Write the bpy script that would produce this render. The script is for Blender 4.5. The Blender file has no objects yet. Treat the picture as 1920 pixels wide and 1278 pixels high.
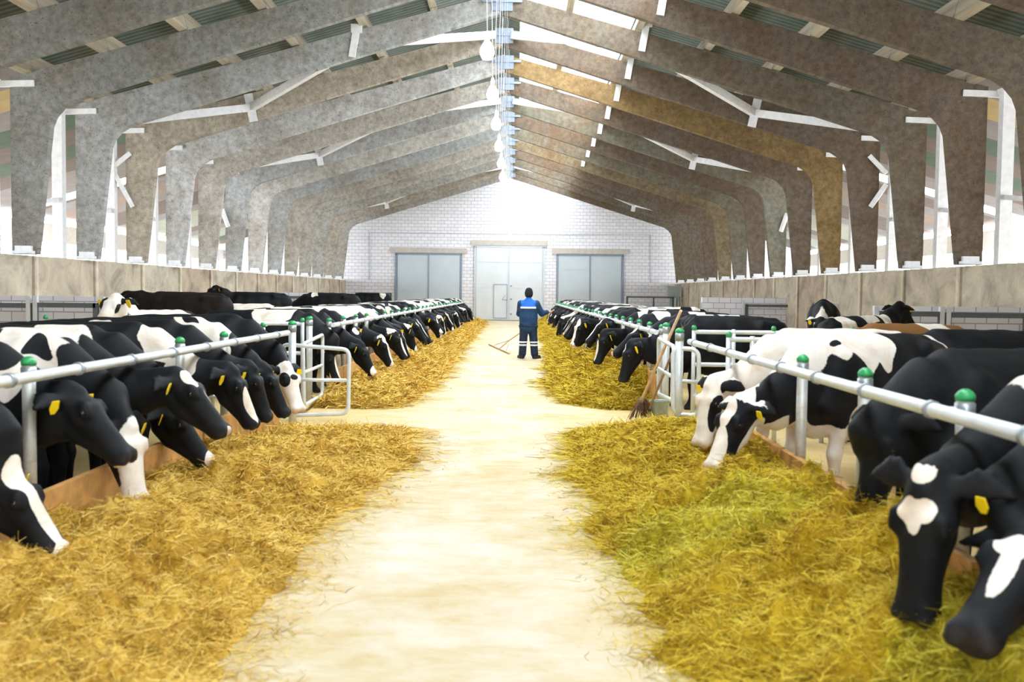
import bpy, math, random
import numpy as np
from mathutils import Vector, Matrix

# ------------------------------------------------------------------ camera
F_PX, W_PX, H_PX = 1820.0, 1920, 1278
CAM = np.array([0.46, 0.0, 1.65])
VPX, VPY, ROLL = 970.0, 550.0, math.radians(0.67)
_ey = np.array([(VPX - 960) / F_PX, (639 - VPY) / F_PX, -1.0]); _ey /= np.linalg.norm(_ey)
_ez = np.array([math.sin(ROLL), math.cos(ROLL), 0.0]); _ez -= _ey * _ez.dot(_ey); _ez /= np.linalg.norm(_ez)
_ex = np.cross(_ey, _ez)
M_WC = np.stack([_ex, _ey, _ez], axis=1)          # world -> camera

def at(px, py, Y):
    d = M_WC.T @ np.array([(px - 960) / F_PX, (639 - py) / F_PX, -1.0])
    return CAM + d * ((Y - CAM[1]) / d[1])

def at_z(px, py, z):
    d = M_WC.T @ np.array([(px - 960) / F_PX, (639 - py) / F_PX, -1.0])
    return CAM + d * ((z - CAM[2]) / d[2])

scn = bpy.context.scene
COL = scn.collection
cam_d = bpy.data.cameras.new('camera')
cam_d.lens = F_PX / W_PX * 36.0; cam_d.sensor_width = 36.0
cam_d.clip_start = 0.05; cam_d.clip_end = 300
cam_d.dof.use_dof = True; cam_d.dof.focus_distance = 22.0; cam_d.dof.aperture_fstop = 2.5
cam = bpy.data.objects.new('camera', cam_d); COL.objects.link(cam)
_m = np.eye(4); _m[:3, :3] = M_WC.T; _m[:3, 3] = CAM
cam.matrix_world = Matrix(_m.tolist())
scn.camera = cam

# ------------------------------------------------------------------ sky and exposure
SKY = 15.0
LAMP_W = 170.0
world = bpy.data.worlds.new('sky'); scn.world = world; world.use_nodes = True
_bg = world.node_tree.nodes['Background']
_bg.inputs[0].default_value = (0.93, 0.97, 1.0, 1); _bg.inputs[1].default_value = SKY
scn.view_settings.view_transform = 'Standard'; scn.view_settings.look = 'None'
scn.view_settings.gamma = 1.0; scn.view_settings.exposure = 0.0
scn.view_settings.use_curve_mapping = False
scn.cycles.use_denoising = True
scn.cycles.max_bounces = 7; scn.cycles.diffuse_bounces = 4; scn.cycles.glossy_bounces = 2
scn.cycles.transparent_max_bounces = 8; scn.cycles.transmission_bounces = 4
scn.cycles.caustics_reflective = False; scn.cycles.caustics_refractive = False
scn.cycles.sample_clamp_indirect = 8.0

def portal(loc, rot, sx, sy):
    l = bpy.data.lights.new('daylight_portal', 'AREA'); l.shape = 'RECTANGLE'; l.size = sx; l.size_y = sy
    l.cycles.is_portal = True
    o = bpy.data.objects.new('daylight_portal', l); COL.objects.link(o); o.location = loc; o.rotation_euler = rot

Y_BACK, Y_END = -9.0, 59.0
SK0, SK1 = 0.45, 3.30            # rooflight strip, from the ridge down the right slope
RZ, RS = 9.42, 0.285             # underside of the deck: RZ - RS*|x|
XO = 17.5                        # outer walls
portal((1.9, 25, RZ - RS * 1.9 + .25), (0, math.atan(RS), 0), SK1 - SK0, Y_END - Y_BACK)
portal((0, Y_BACK - .1, 1.6), (math.pi / 2, 0, 0), 3.4, 3.2)
portal((-XO - .1, 25, 2.3), (0, -math.pi / 2, 0), 2.2, Y_END - Y_BACK)
portal((XO + .1, 25, 2.3), (0, math.pi / 2, 0), 2.2, Y_END - Y_BACK)

# ------------------------------------------------------------------ helpers
def tag(o, label=None, cat=None, group=None, kind=None):
    if label: o['label'] = label
    if cat: o['category'] = cat
    if group: o['group'] = group
    if kind: o['kind'] = kind
    return o

def empty(name, loc=(0, 0, 0), rz=0.0):
    o = bpy.data.objects.new(name, None); COL.objects.link(o)
    o.location = loc; o.rotation_euler = (0, 0, rz); o.empty_display_size = .1
    return o

def link(name, me, parent=None):
    o = bpy.data.objects.new(name, me); COL.objects.link(o)
    if parent: o.parent = parent
    return o

def np_mesh(name, V, Q, mat=None, smooth=True):
    """V (n,3), Q (m,k) with constant k."""
    me = bpy.data.meshes.new(name)
    n, m, k = len(V), len(Q), Q.shape[1]
    me.vertices.add(n); me.vertices.foreach_set('co', np.ascontiguousarray(V, dtype=np.float32).ravel())
    me.loops.add(m * k); me.loops.foreach_set('vertex_index', np.ascontiguousarray(Q, dtype=np.int32).ravel())
    me.polygons.add(m)
    me.polygons.foreach_set('loop_start', np.arange(0, m * k, k, dtype=np.int32))
    me.polygons.foreach_set('use_smooth', np.full(m, smooth, dtype=bool))
    if mat: me.materials.append(mat)
    me.update(calc_edges=True)
    return me

def attr(me, name, vals):
    a = me.attributes.new(name, 'FLOAT', 'POINT'); a.data.foreach_set('value', np.ascontiguousarray(vals, dtype=np.float32))

class MB:
    def __init__(s): s.v = []; s.f = []; s.sm = []
    def add(s, vs, fs, smooth=False):
        b = len(s.v); s.v += [tuple(map(float, p)) for p in vs]
        s.f += [tuple(b + i for i in f) for f in fs]; s.sm += [smooth] * len(fs); return s
    def box(s, c, d, rot=None):
        c = Vector(c); h = Vector(d) * .5; vs = []
        for x in (-1, 1):
            for y in (-1, 1):
                for z in (-1, 1):
                    p = Vector((x * h.x, y * h.y, z * h.z))
                    if rot is not None: p = rot @ p
                    vs.append(c + p)
        return s.add(vs, [(0, 1, 3, 2), (4, 6, 7, 5), (0, 4, 5, 1), (2, 3, 7, 6), (0, 2, 6, 4), (1, 5, 7, 3)])
    def bar(s, a, b, w, h, up=(0, 0, 1)):
        a = Vector(a); b = Vector(b); t = (b - a); L = t.length; t.normalize()
        u = t.cross(Vector(up)); u.normalize(); v = u.cross(t)
        R = Matrix((u, t, v)).transposed()
        return s.box((a + b) / 2, (w, L, h), R)
    def tube(s, pts, r, n=10, fillet=0.0, closed=False, r2=None):
        pts = [Vector(p) for p in pts]
        if fillet > 0:
            out = []; m = len(pts)
            for i, p in enumerate(pts):
                if not closed and i in (0, m - 1): out.append(p); continue
                a = pts[i - 1]; b = pts[(i + 1) % m]
                da = (a - p).normalized(); db = (b - p).normalized()
                q0 = p + da * fillet; q1 = p + db * fillet
                for k in range(6):
                    t = k / 5; out.append(q0 * (1 - t) ** 2 + p * 2 * t * (1 - t) + q1 * t * t)
            pts = out
        m = len(pts); rings = []
        t0 = (pts[1] - pts[0]).normalized()
        u = t0.cross(Vector((0, 0, 1)))
        if u.length < .1: u = t0.cross(Vector((0, 1, 0)))
        u.normalize(); vs = []
        for i, p in enumerate(pts):
            if closed: t = (pts[(i + 1) % m] - pts[i - 1]).normalized()
            else: t = (pts[min(i + 1, m - 1)] - pts[max(i - 1, 0)]).normalized()
            u = (u - t * u.dot(t)).normalized(); v = t.cross(u)
            rr = r if r2 is None else r + (r2 - r) * i / (m - 1)
            for k in range(n):
                a = 2 * math.pi * k / n
                vs.append(p + u * (rr * math.cos(a)) + v * (rr * math.sin(a)))
        fs = []
        for i in range(m if closed else m - 1):
            for k in range(n):
                a, b = i * n + k, i * n + (k + 1) % n
                c, d = ((i + 1) % m) * n + (k + 1) % n, ((i + 1) % m) * n + k
                fs.append((a, b, c, d))
        s.add(vs, fs, True)
        if not closed:
            b = len(s.v) - m * n
            s.f += [tuple(b + k for k in range(n))[::-1], tuple(b + (m - 1) * n + k for k in range(n))]; s.sm += [False, False]
        return s
    def lathe(s, c, prof, n=16):
        vs = []; fs = []
        for r, z in prof:
            for k in range(n):
                a = 2 * math.pi * k / n; vs.append((c[0] + r * math.cos(a), c[1] + r * math.sin(a), c[2] + z))
        for i in range(len(prof) - 1):
            for k in range(n):
                fs.append((i * n + k, i * n + (k + 1) % n, (i + 1) * n + (k + 1) % n, (i + 1) * n + k))
        fs.append(tuple(range(n))[::-1]); m = (len(prof) - 1) * n; fs.append(tuple(m + k for k in range(n)))
        return s.add(vs, fs, True)
    def prism(s, poly, y0, y1):
        """poly in (x,z), extruded along y."""
        n = len(poly)
        vs = [(x, y0, z) for x, z in poly] + [(x, y1, z) for x, z in poly]
        fs = [tuple(range(n)), tuple(range(2 * n - 1, n - 1, -1))]
        fs += [(i, i + n, (i + 1) % n + n, (i + 1) % n) for i in range(n)]
        return s.add(vs, fs)
    def mesh(s, name, mat):
        me = bpy.data.meshes.new(name); me.from_pydata(s.v, [], s.f); me.materials.append(mat)
        me.polygons.foreach_set('use_smooth', s.sm); me.update()
        return me
    def build(s, name, mat, parent=None): return link(name, s.mesh(name, mat), parent)

# ------------------------------------------------------------------ materials
class NT:
    def __init__(s, name):
        s.m = bpy.data.materials.new(name); s.m.use_nodes = True; s.t = s.m.node_tree
        s.p = s.t.nodes['Principled BSDF']; s.out = s.t.nodes['Material Output']
    def n(s, typ, **kw):
        nd = s.t.nodes.new('ShaderNode' + typ)
        for k, v in kw.items(): setattr(nd, k, v)
        return nd
    def l(s, a, b): s.t.links.new(a, b)
    def val(s, nd, **kw):
        for k, v in kw.items(): nd.inputs[k].default_value = v
        return nd
    def noise(s, vec, scale, detail=4, rough=.55, dist=0):
        nd = s.n('TexNoise'); s.val(nd, Scale=scale, Detail=detail, Roughness=rough, Distortion=dist)
        if vec is not None: s.l(vec, nd.inputs['Vector'])
        return nd.outputs['Fac']
    def ramp(s, fac, stops, interp='LINEAR'):
        r = s.n('ValToRGB'); cr = r.color_ramp; cr.interpolation = interp
        while len(cr.elements) < len(stops): cr.elements.new(.5)
        for e, (p, c) in zip(cr.elements, stops): e.position = p; e.color = (*c, 1)
        s.l(fac, r.inputs[0]); return r.outputs[0]
    def mix(s, fac, a, b, typ='MIX'):
        nd = s.n('MixRGB', blend_type=typ)
        for i, x in enumerate((fac, a, b)):
            if isinstance(x, (int, float)): nd.inputs[i].default_value = x if i == 0 else (x, x, x, 1)
            elif isinstance(x, tuple): nd.inputs[i].default_value = (*x, 1)
            else: s.l(x, nd.inputs[i])
        return nd.outputs[0]
    def math(s, op, a, b=0.0, clamp=False):
        nd = s.n('Math', operation=op); nd.use_clamp = clamp
        for i, x in enumerate((a, b)):
            if isinstance(x, (int, float)): nd.inputs[i].default_value = x
            else: s.l(x, nd.inputs[i])
        return nd.outputs[0]
    def bump(s, h, strength, dist=.02):
        b = s.n('Bump'); s.val(b, Strength=strength, Distance=dist); s.l(h, b.inputs['Height']); s.l(b.outputs[0], s.p.inputs['Normal'])
    def geo(s): return s.n('NewGeometry').outputs['Position']
    def obj(s): return s.n('TexCoord').outputs['Object']
    def base(s, c, rough=.7, metal=0.0, spec=None):
        if isinstance(c, tuple): s.p.inputs['Base Color'].default_value = (*c, 1)
        else: s.l(c, s.p.inputs['Base Color'])
        s.p.inputs['Roughness'].default_value = rough; s.p.inputs['Metallic'].default_value = metal
        if spec is not None: s.p.inputs['Specular IOR Level'].default_value = spec
        return s.m

def flat(name, c, rough=.6, metal=0.0, nz=.12, scale=20):
    t = NT(name); f = t.noise(t.obj(), scale)
    a = tuple(x * (1 - nz) for x in c); b = tuple(min(1, x * (1 + nz)) for x in c)
    return t.base(t.ramp(f, [(.3, a), (.7, b)]), rough, metal)

def mat_concrete(name, cols, pits=True, stain=(.16, .10, .05), sfac=.5):
    t = NT(name); pos = t.geo()
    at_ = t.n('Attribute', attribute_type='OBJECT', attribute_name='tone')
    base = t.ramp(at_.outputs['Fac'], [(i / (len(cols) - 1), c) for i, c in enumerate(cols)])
    mp = t.n('Mapping'); t.l(pos, mp.inputs[0]); t.val(mp, Scale=(1, .05, 1))
    big = t.noise(mp.outputs[0], .8, 5, .65)
    c = t.mix(t.math('MULTIPLY', t.math('SUBTRACT', big, .42, True), sfac * 3.2, True), base, stain)
    mid = t.noise(mp.outputs[0], 7, 5, .7)
    c = t.mix(.85, c, t.ramp(mid, [(.3, (.30, .30, .30)), (.7, (.70, .70, .70))]), 'OVERLAY')
    fine = t.noise(mp.outputs[0], 26, 4, .7)
    if pits:
        c = t.mix(t.ramp(fine, [(.60, (0, 0, 0)), (.66, (.75, .75, .75))]), c, (.05, .045, .04))
    t.bump(t.math('ADD', mid, t.math('MULTIPLY', fine, .4)), .35, .03)
    return t.base(c, .92, spec=.2)

M = {}
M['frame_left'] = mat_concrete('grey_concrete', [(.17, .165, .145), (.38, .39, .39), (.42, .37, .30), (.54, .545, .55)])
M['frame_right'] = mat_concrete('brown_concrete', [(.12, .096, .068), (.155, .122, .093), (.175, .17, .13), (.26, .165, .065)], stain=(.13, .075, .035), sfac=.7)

def mat_panel():
    t = NT('parapet_concrete'); pos = t.geo()
    mp = t.n('Mapping'); t.l(pos, mp.inputs[0]); t.val(mp, Rotation=(0, 0, 0))
    sep = t.n('SeparateXYZ'); t.l(pos, sep.inputs[0])
    cmb = t.n('CombineXYZ'); t.l(sep.outputs['Y'], cmb.inputs[0]); t.l(sep.outputs['Z'], cmb.inputs[1])
    br = t.n('TexBrick', offset=0.0); t.l(cmb.outputs[0], br.inputs['Vector'])
    t.val(br, Scale=1.0); br.inputs['Brick Width'].default_value = 3.0; br.inputs['Row Height'].default_value = 6.0
    br.inputs['Mortar Size'].default_value = .07; br.inputs['Mortar Smooth'].default_value = .1
    br.inputs['Color1'].default_value = (.42, .34, .27, 1); br.inputs['Color2'].default_value = (.55, .52, .43, 1)
    br.inputs['Mortar'].default_value = (.66, .58, .48, 1)
    st = t.n('Mapping'); t.l(pos, st.inputs[0]); t.val(st, Scale=(1, 1.0, 1.3))
    nz = t.noise(st.outputs[0], 1.1, 6, .68, .6)
    c = t.mix(.75, br.outputs['Color'], t.ramp(nz, [(.34, (.28, .26, .24)), (.5, (.52, .49, .45)), (.64, (.70, .66, .58))]), 'OVERLAY')
    t.bump(t.noise(pos, 30, 4), .3, .02)
    return t.base(c, .9, spec=.2)
M['panel'] = mat_panel()

def mat_blocks(name, axis='X', col=(.88, .86, .90)):
    t = NT(name); pos = t.geo(); sep = t.n('SeparateXYZ'); t.l(pos, sep.inputs[0])
    cmb = t.n('CombineXYZ'); t.l(sep.outputs[axis], cmb.inputs[0]); t.l(sep.outputs['Z'], cmb.inputs[1])
    br = t.n('TexBrick'); t.l(cmb.outputs[0], br.inputs['Vector']); t.val(br, Scale=1.0)
    br.inputs['Brick Width'].default_value = .40; br.inputs['Row Height'].default_value = .20
    br.inputs['Mortar Size'].default_value = .011; br.inputs['Mortar Smooth'].default_value = .15
    br.inputs['Color1'].default_value = (*col, 1); br.inputs['Color2'].default_value = (*[c * .92 for c in col], 1)
    br.inputs['Mortar'].default_value = (.42, .41, .45, 1)
    c = t.mix(.25, br.outputs['Color'], t.ramp(t.noise(pos, 1.5, 5), [(.3, (.38, .38, .38)), (.7, (.62, .62, .62))]), 'OVERLAY')
    t.bump(br.outputs['Fac'], -.4, .01)
    return t.base(c, .75)
M['blocks'] = mat_blocks('white_block_wall')

def mat_deck():
    t = NT('corrugated_roof_sheet'); pos = t.geo()
    w = t.n('TexWave', bands_direction='Y'); t.val(w, Scale=1.6, Distortion=.2, Detail=1); t.l(pos, w.inputs['Vector'])
    mp = t.n('Mapping'); t.l(pos, mp.inputs[0]); t.val(mp, Scale=(.6, .2, .6))
    f = t.noise(mp.outputs[0], 2.0, 5)
    c = t.ramp(f, [(.3, (.09, .12, .10)), (.55, (.15, .18, .17)), (.75, (.20, .20, .17))])
    c = t.mix(.3, c, w.outputs['Color'], 'OVERLAY')
    t.bump(w.outputs['Fac'], .5, .03)
    return t.base(c, .85, spec=.2)
M['deck'] = mat_deck()

def mat_slabs():
    t = NT('side_roof_slabs'); pos = t.geo(); sep = t.n('SeparateXYZ'); t.l(pos, sep.inputs[0])
    fl = t.math('FLOOR', t.math('DIVIDE', sep.outputs['Y'], 1.5))
    wn = t.n('TexWhiteNoise', noise_dimensions='1D'); t.l(fl, wn.inputs['W'])
    c = t.ramp(wn.outputs['Value'], [(0, (.13, .10, .085)), (.25, (.20, .18, .18)), (.5, (.27, .28, .23)), (.7, (.24, .18, .15)), (.82, (.07, .10, .07)), (.93, (.36, .27, .12))], 'CONSTANT')
    c = t.mix(.4, c, t.ramp(t.noise(pos, 3, 5), [(.3, (.35, .35, .35)), (.7, (.6, .6, .6))]), 'OVERLAY')
    return t.base(c, .9, spec=.2)
M['slabs'] = mat_slabs()

def mat_floor():
    t = NT('dusty_concrete_floor'); pos = t.geo()
    mp = t.n('Mapping'); t.l(pos, mp.inputs[0]); t.val(mp, Scale=(1.0, 1.0, 1))
    a = t.noise(mp.outputs[0], .9, 7, .68, .4)
    mp2 = t.n('Mapping'); t.l(pos, mp2.inputs[0]); t.val(mp2, Scale=(.9, 1.6, 1), Location=(3, 5, 0))
    b = t.noise(mp2.outputs[0], 3.2, 6, .7, .3)
    s = t.math('ADD', t.math('MULTIPLY', a, .6), t.math('MULTIPLY', b, .4))
    c = t.ramp(s, [(.36, (.61, .56, .47)), (.47, (.58, .50, .36)), (.56, (.53, .42, .24)), (.68, (.46, .31, .12))])
    sx = t.n('SeparateXYZ'); t.l(pos, sx.inputs[0])
    edge = t.math('MULTIPLY', t.math('SUBTRACT', t.math('ABSOLUTE', t.math('SUBTRACT', sx.outputs['X'], .15)), .45), .75, True)
    c = t.mix(t.math('MULTIPLY', edge, t.math('MULTIPLY', b, 1.5), True), c, (.60, .42, .15))
    speck = t.noise(pos, 24, 3, .6)
    c = t.mix(t.ramp(speck, [(.69, (0, 0, 0)), (.76, (.7, .7, .7))]), c, (.36, .25, .10))
    t.bump(t.noise(pos, 18, 5), .2, .02)
    return t.base(c, .8, spec=.25)
M['floor'] = mat_floor()

M['bed'] = flat('muddy_bedding', (.30, .22, .13), .95, 0, .35, 6)
M['galv'] = flat('galvanised_pipe', (.70, .74, .76), .40, .25, .10, 9)
M['collar'] = flat('dark_coupling', (.35, .38, .40), .4, .6)
def mat_post():
    t = NT('rusty_galvanised_post'); f = t.noise(t.obj(), 7, 5, .7)
    return t.base(t.ramp(f, [(.40, (.60, .62, .60)), (.56, (.52, .48, .42)), (.68, (.36, .20, .11))]), .5, .3)
M['post'] = mat_post()
M['green'] = flat('green_plastic', (.03, .33, .10), .35)
M['white_paint'] = flat('white_painted_steel', (.82, .82, .84), .5, 0, .08, 8)
M['dark_steel'] = flat('dark_grey_steel', (.12, .135, .15), .5, .2)
M['blue_steel'] = flat('blue_grey_steel', (.25, .30, .38), .5, .2)
M['door'] = flat('pale_blue_door_paint', (.56, .62, .67), .5, 0, .03, 1.5)
M['door_mid'] = flat('pale_grey_door_paint', (.70, .73, .76), .5, 0, .03, 1.5)
M['lintel'] = flat('beige_lintel', (.55, .50, .44), .85, 0, .1, 5)
M['plank'] = flat('orange_wood_plank', (.62, .33, .10), .7, 0, .3, 6)
M['wood'] = flat('pale_wood_handle', (.66, .46, .26), .6, 0, .2, 12)
M['darkwood'] = flat('dark_wood_handle', (.30, .19, .10), .6, 0, .25, 12)
M['twigs'] = flat('brown_twigs', (.16, .09, .05), .9, 0, .4, 30)
M['bucket'] = flat('galvanised_bucket', (.42, .50, .47), .45, .4, .15, 15)
M['tag'] = flat('yellow_tag', (.95, .68, .01), .45, 0, .03)
M['eye'] = flat('dark_eye', (.006, .005, .005), .12, 0, .0)
M['black_plastic'] = flat('black_plastic', (.02, .02, .02), .5)
M['purlin'] = mat_concrete('purlin_concrete', [(.46, .40, .31), (.52, .45, .34)], pits=False, sfac=.25)

def mat_pane():
    t = NT('milky_rooflight'); tr = t.n('BsdfTransparent'); tr.inputs[0].default_value = (.93, .95, .97, 1)
    tl = t.n('BsdfTranslucent'); tl.inputs[0].default_value = (.9, .92, .94, 1)
    mx = t.n('MixShader'); mx.inputs[0].default_value = .25
    t.l(tr.outputs[0], mx.inputs[1]); t.l(tl.outputs[0], mx.inputs[2]); t.l(mx.outputs[0], t.out.inputs['Surface'])
    return t.m
M['pane'] = mat_pane()

def mat_emit(name, c, s):
    t = NT(name); t.p.inputs['Base Color'].default_value = (1, 1, 1, 1)
    t.p.inputs['Emission Color'].default_value = (*c, 1); t.p.inputs['Emission Strength'].default_value = s
    return t.m
M['bulb'] = mat_emit('lit_bulb', (.9, .97, 1.0), 40)

def mat_cow():
    t = NT('holstein_hide')
    rest = t.n('Attribute', attribute_name='rest').outputs['Vector']
    pat = t.n('Attribute', attribute_name='pat').outputs['Fac']
    muz = t.n('Attribute', attribute_name='muz').outputs['Fac']
    brn = t.n('Attribute', attribute_name='brown').outputs['Fac']
    nz = t.math('SUBTRACT', t.noise(rest, 9, 4, .6), .5)
    nz2 = t.math('SUBTRACT', t.noise(rest, 60, 2, .6), .5)
    f = t.math('ADD', t.math('ADD', pat, t.math('MULTIPLY', nz, .42)), t.math('MULTIPLY', nz2, .18))
    mask = t.math('MULTIPLY', t.math('ADD', f, .04), 12.0, True)
    wh = t.ramp(t.noise(rest, 5, 5, .6), [(.3, (.66, .54, .42)), (.5, (.80, .73, .64)), (.7, (.85, .82, .77))])
    bk = t.ramp(t.noise(rest, 6, 4), [(.35, (.004, .0048, .006)), (.7, (.010, .0105, .012))])
    bk = t.mix(brn, bk, (.22, .10, .03))
    c = t.mix(mask, bk, wh)
    c = t.mix(t.math('MULTIPLY', muz, 1.0, True), c, t.mix(mask, (.030, .025, .026), (.70, .55, .47)))
    t.bump(t.noise(rest, 90, 3, .7), .25, .006)
    return t.base(c, .65, spec=.18)
M['cow'] = mat_cow()

# ------------------------------------------------------------------ shell of the barn
def S(o): o['kind'] = 'structure'; return o
XP = 10.2                                           # parapet walls under the columns
b = MB(); b.box((0, (Y_BACK + Y_END) / 2, -.1), (2 * XO + 1, Y_END - Y_BACK + 1, .2)); S(b.build('floor', M['floor']))

for side, nm in ((-1, 'left'), (1, 'right')):
    b = MB(); b.box((side * (XP - .06), (Y_BACK + Y_END) / 2, 1.17), (.34, Y_END - Y_BACK, 2.34))
    for k in range(-9, 13):                         # raised joint strips between the panels
        y = 20.6 + 3 * k
        if Y_BACK < y < Y_END - 1: b.box((side * (XP - .25), y + .35, 1.17), (.06, .18, 2.32))
    S(b.build('wall_' + nm + '_parapet', M['panel']))
    # outer wall with a long window band
    b = MB(); b.box((side * XO, (Y_BACK + Y_END) / 2, .6), (.25, Y_END - Y_BACK, 1.2))
    b.box((side * XO, (Y_BACK + Y_END) / 2, 3.75), (.25, Y_END - Y_BACK, .7))
    S(b.build('wall_' + nm, M['white_paint']))
    w = S(MB().box((side * XO, (Y_BACK + Y_END) / 2, 2.3), (.01, Y_END - Y_BACK, 2.2)).build('window_1' if side < 0 else 'window_2', M['pane']))
    b = MB()
    for k in range(23): b.box((side * XO, Y_BACK + 3 * k + .1, 2.3), (.12, .12, 2.2))
    b.build('window_frame', M['white_paint'], w)

# roof deck: main slopes and the lower side slopes, with a rooflight strip right of the ridge
def deck_quad(mb, x0, x1, y0, y1, t=.06):
    z0, z1 = RZ - RS * abs(x0), RZ - RS * abs(x1)
    vs = [(x0, y0, z0), (x1, y0, z1), (x1, y1, z1), (x0, y1, z0), (x0, y0, z0 + t), (x1, y0, z1 + t), (x1, y1, z1 + t), (x0, y1, z0 + t)]
    mb.add(vs, [(0, 1, 2, 3), (7, 6, 5, 4), (0, 4, 5, 1), (1, 5, 6, 2), (2, 6, 7, 3), (3, 7, 4, 0)])
b = MB(); deck_quad(b, -XP - .3, .02, Y_BACK, Y_END); deck_quad(b, 0, SK0, Y_BACK, Y_END); deck_quad(b, SK1, XP + .3, Y_BACK, Y_END)
S(b.build('ceiling', M['deck']))
for side, nm in ((-1, 'left'), (1, 'right')):
    b = MB()
    y = Y_BACK
    lights = {-1: (34.5,), 1: (33.0,)}[side]
    ys = [Y_BACK]
    for q in lights: ys += [q, q + 1.1]
    ys.append(Y_END)
    for i in range(0, len(ys), 2): deck_quad(b, side * (XP + .3), side * (XO + .2), ys[i], ys[i + 1])
    S(b.build('ceiling_' + nm + '_aisle', M['slabs']))
    for j, q in enumerate(lights):
        b = MB(); deck_quad(b, side * (XP + .3), side * (XO + .2), q, q + 1.1, .01)
        S(b.build('window_%d' % (10 + j + (3 if side > 0 else 0)), M['pane']))
b = MB(); deck_quad(b, SK0, SK1, Y_BACK, Y_END, .012); sky = S(b.build('window_3', M['pane']))
b = MB()
for k in range(46):
    y = Y_BACK + 1.5 * k
    b.bar((SK0, y, RZ - RS * SK0 + .02), (SK1, y, RZ - RS * SK1 + .02), .07, .07)
b.build('window_frame', M['white_paint'], sky)

# end walls
def gable(y0, y1):
    zt = lambda x: RZ - RS * abs(x) - .0
    return MB().prism([(-XO, 0), (XO, 0), (XO, zt(XO)), (0, zt(0)), (-XO, zt(XO))], y0, y1)
S(gable(Y_END, Y_END + .3).build('wall_far', M['blocks']))
b = MB()
zt = lambda x: RZ - RS * abs(x)
OP, OH = 1.7, 3.2  # half width and height of an unseen doorway added to let in front daylight
b.prism([(-XO, 0), (-OP, 0), (-OP, zt(OP)), (-XO, zt(XO))], Y_BACK - .3, Y_BACK)
b.prism([(OP, 0), (XO, 0), (XO, zt(XO)), (OP, zt(OP))], Y_BACK - .3, Y_BACK)
b.prism([(-OP, OH), (OP, OH), (OP, zt(OP)), (0, zt(0)), (-OP, zt(OP))], Y_BACK - .3, Y_BACK)
S(b.build('wall_near', M['blocks']))

# the three big double doors in the far wall
def double_door(n, px0, px1, pyt, label_mat, z0, wicket=False):
    yf = Y_END - .04
    a = at(px0, pyt, yf); c = at(px1, pyt, yf); zt_ = (a[2] + c[2]) / 2
    x0, x1 = a[0], c[0]; xm = (x0 + x1) / 2
    b = MB(); b.box(((x0 + xm) / 2, yf, (zt_ + z0) / 2), (xm - x0 - .03, .06, zt_ - z0)); b.box(((x1 + xm) / 2, yf, (zt_ + z0) / 2), (x1 - xm - .03, .06, zt_ - z0))
    d = S(b.build('door_%d' % n, label_mat))
    f = MB()
    f.box((x0 - .06, yf - .01, (zt_ + z0) / 2), (.12, .1, zt_ - z0 + .1)); f.box((x1 + .06, yf - .01, (zt_ + z0) / 2), (.12, .1, zt_ - z0 + .1)); f.box((xm, yf - .01, zt_ + .06), (x1 - x0 + .24, .1, .12))
    f.build('door_frame', M['blue_steel'] if not wicket else M['door'], d)
    MB().box((xm, yf - .05, (zt_ + z0) / 2), (.06, .05, zt_ - z0)).build('meeting_bar', M['blue_steel'] if not wicket else M['door'], d)
    ex = .95 if not wicket else .05
    MB().box((xm, yf - .03, zt_ + .12 + .16), (x1 - x0 + .55 + ex * .3, .12, .30)).build('lintel', M['lintel'], d)
    for z in (zt_ * .45, zt_ * .8):
        MB().box(((x0 + xm) / 2, yf - .035, z), (xm - x0 - .1, .02, .02)).build('seam', M['door'], d); MB().box(((x1 + xm) / 2, yf - .035, z), (x1 - xm - .1, .02, .02)).build('seam', M['door'], d)
    if wicket:
        p0 = at(926, 533, yf); p1 = at(950, 596, yf)
        w = MB().box(((p0[0] + p1[0]) / 2, yf - .035, (p0[2] + p1[2]) / 2), (p1[0] - p0[0], .03, p0[2] - p1[2])).build('wicket', label_mat, d)
        m = MB(); cx, cz, ww, hh = (p0[0] + p1[0]) / 2, (p0[2] + p1[2]) / 2, p1[0] - p0[0], p0[2] - p1[2]
        for sx in (-1, 1): m.box((cx + sx * ww / 2, yf - .055, cz), (.03, .03, hh))
        for sz in (-1, 1): m.box((cx, yf - .055, cz + sz * hh / 2), (ww, .03, .03))
        m.build('wicket_rim', M['blue_steel'], w)
        MB().bar((cx + ww * .15, yf - .07, cz + .1), (cx + ww * .35, yf - .07, cz + .35), .02, .02).bar((cx + ww * .15, yf - .07, cz + .1), (cx + ww * .55, yf - .07, cz + .08), .02, .02).build('handle', M['dark_steel'], w)
        for z in (.4, 1.3, 2.1): MB().box((xm + .12, yf - .06, z), (.12, .05, .08)).build('bolt', M['blue_steel'], d)
    else:
        MB().box((xm + .03, yf - .08, 1.25), (.22, .04, .05)).build('latch', M['dark_steel'], d)
double_door(1, 893, 1018, 464, M['door_mid'], .04, True)
double_door(2, 745, 863, 478, M['door'], .04)
double_door(3, 1047, 1166, 480, M['door'], .04)
# thin conduits on the far wall
for px0, py0, px1, py1 in ((692, 436, 1220, 440), (692, 436, 692, 525), (1220, 440, 1220, 530)):
    a, c = at(px0, py0, Y_END - .03), at(px1, py1, Y_END - .03)
    S(MB().tube([a, c], .02, 6).build('trim_conduit', M['door']))

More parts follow.
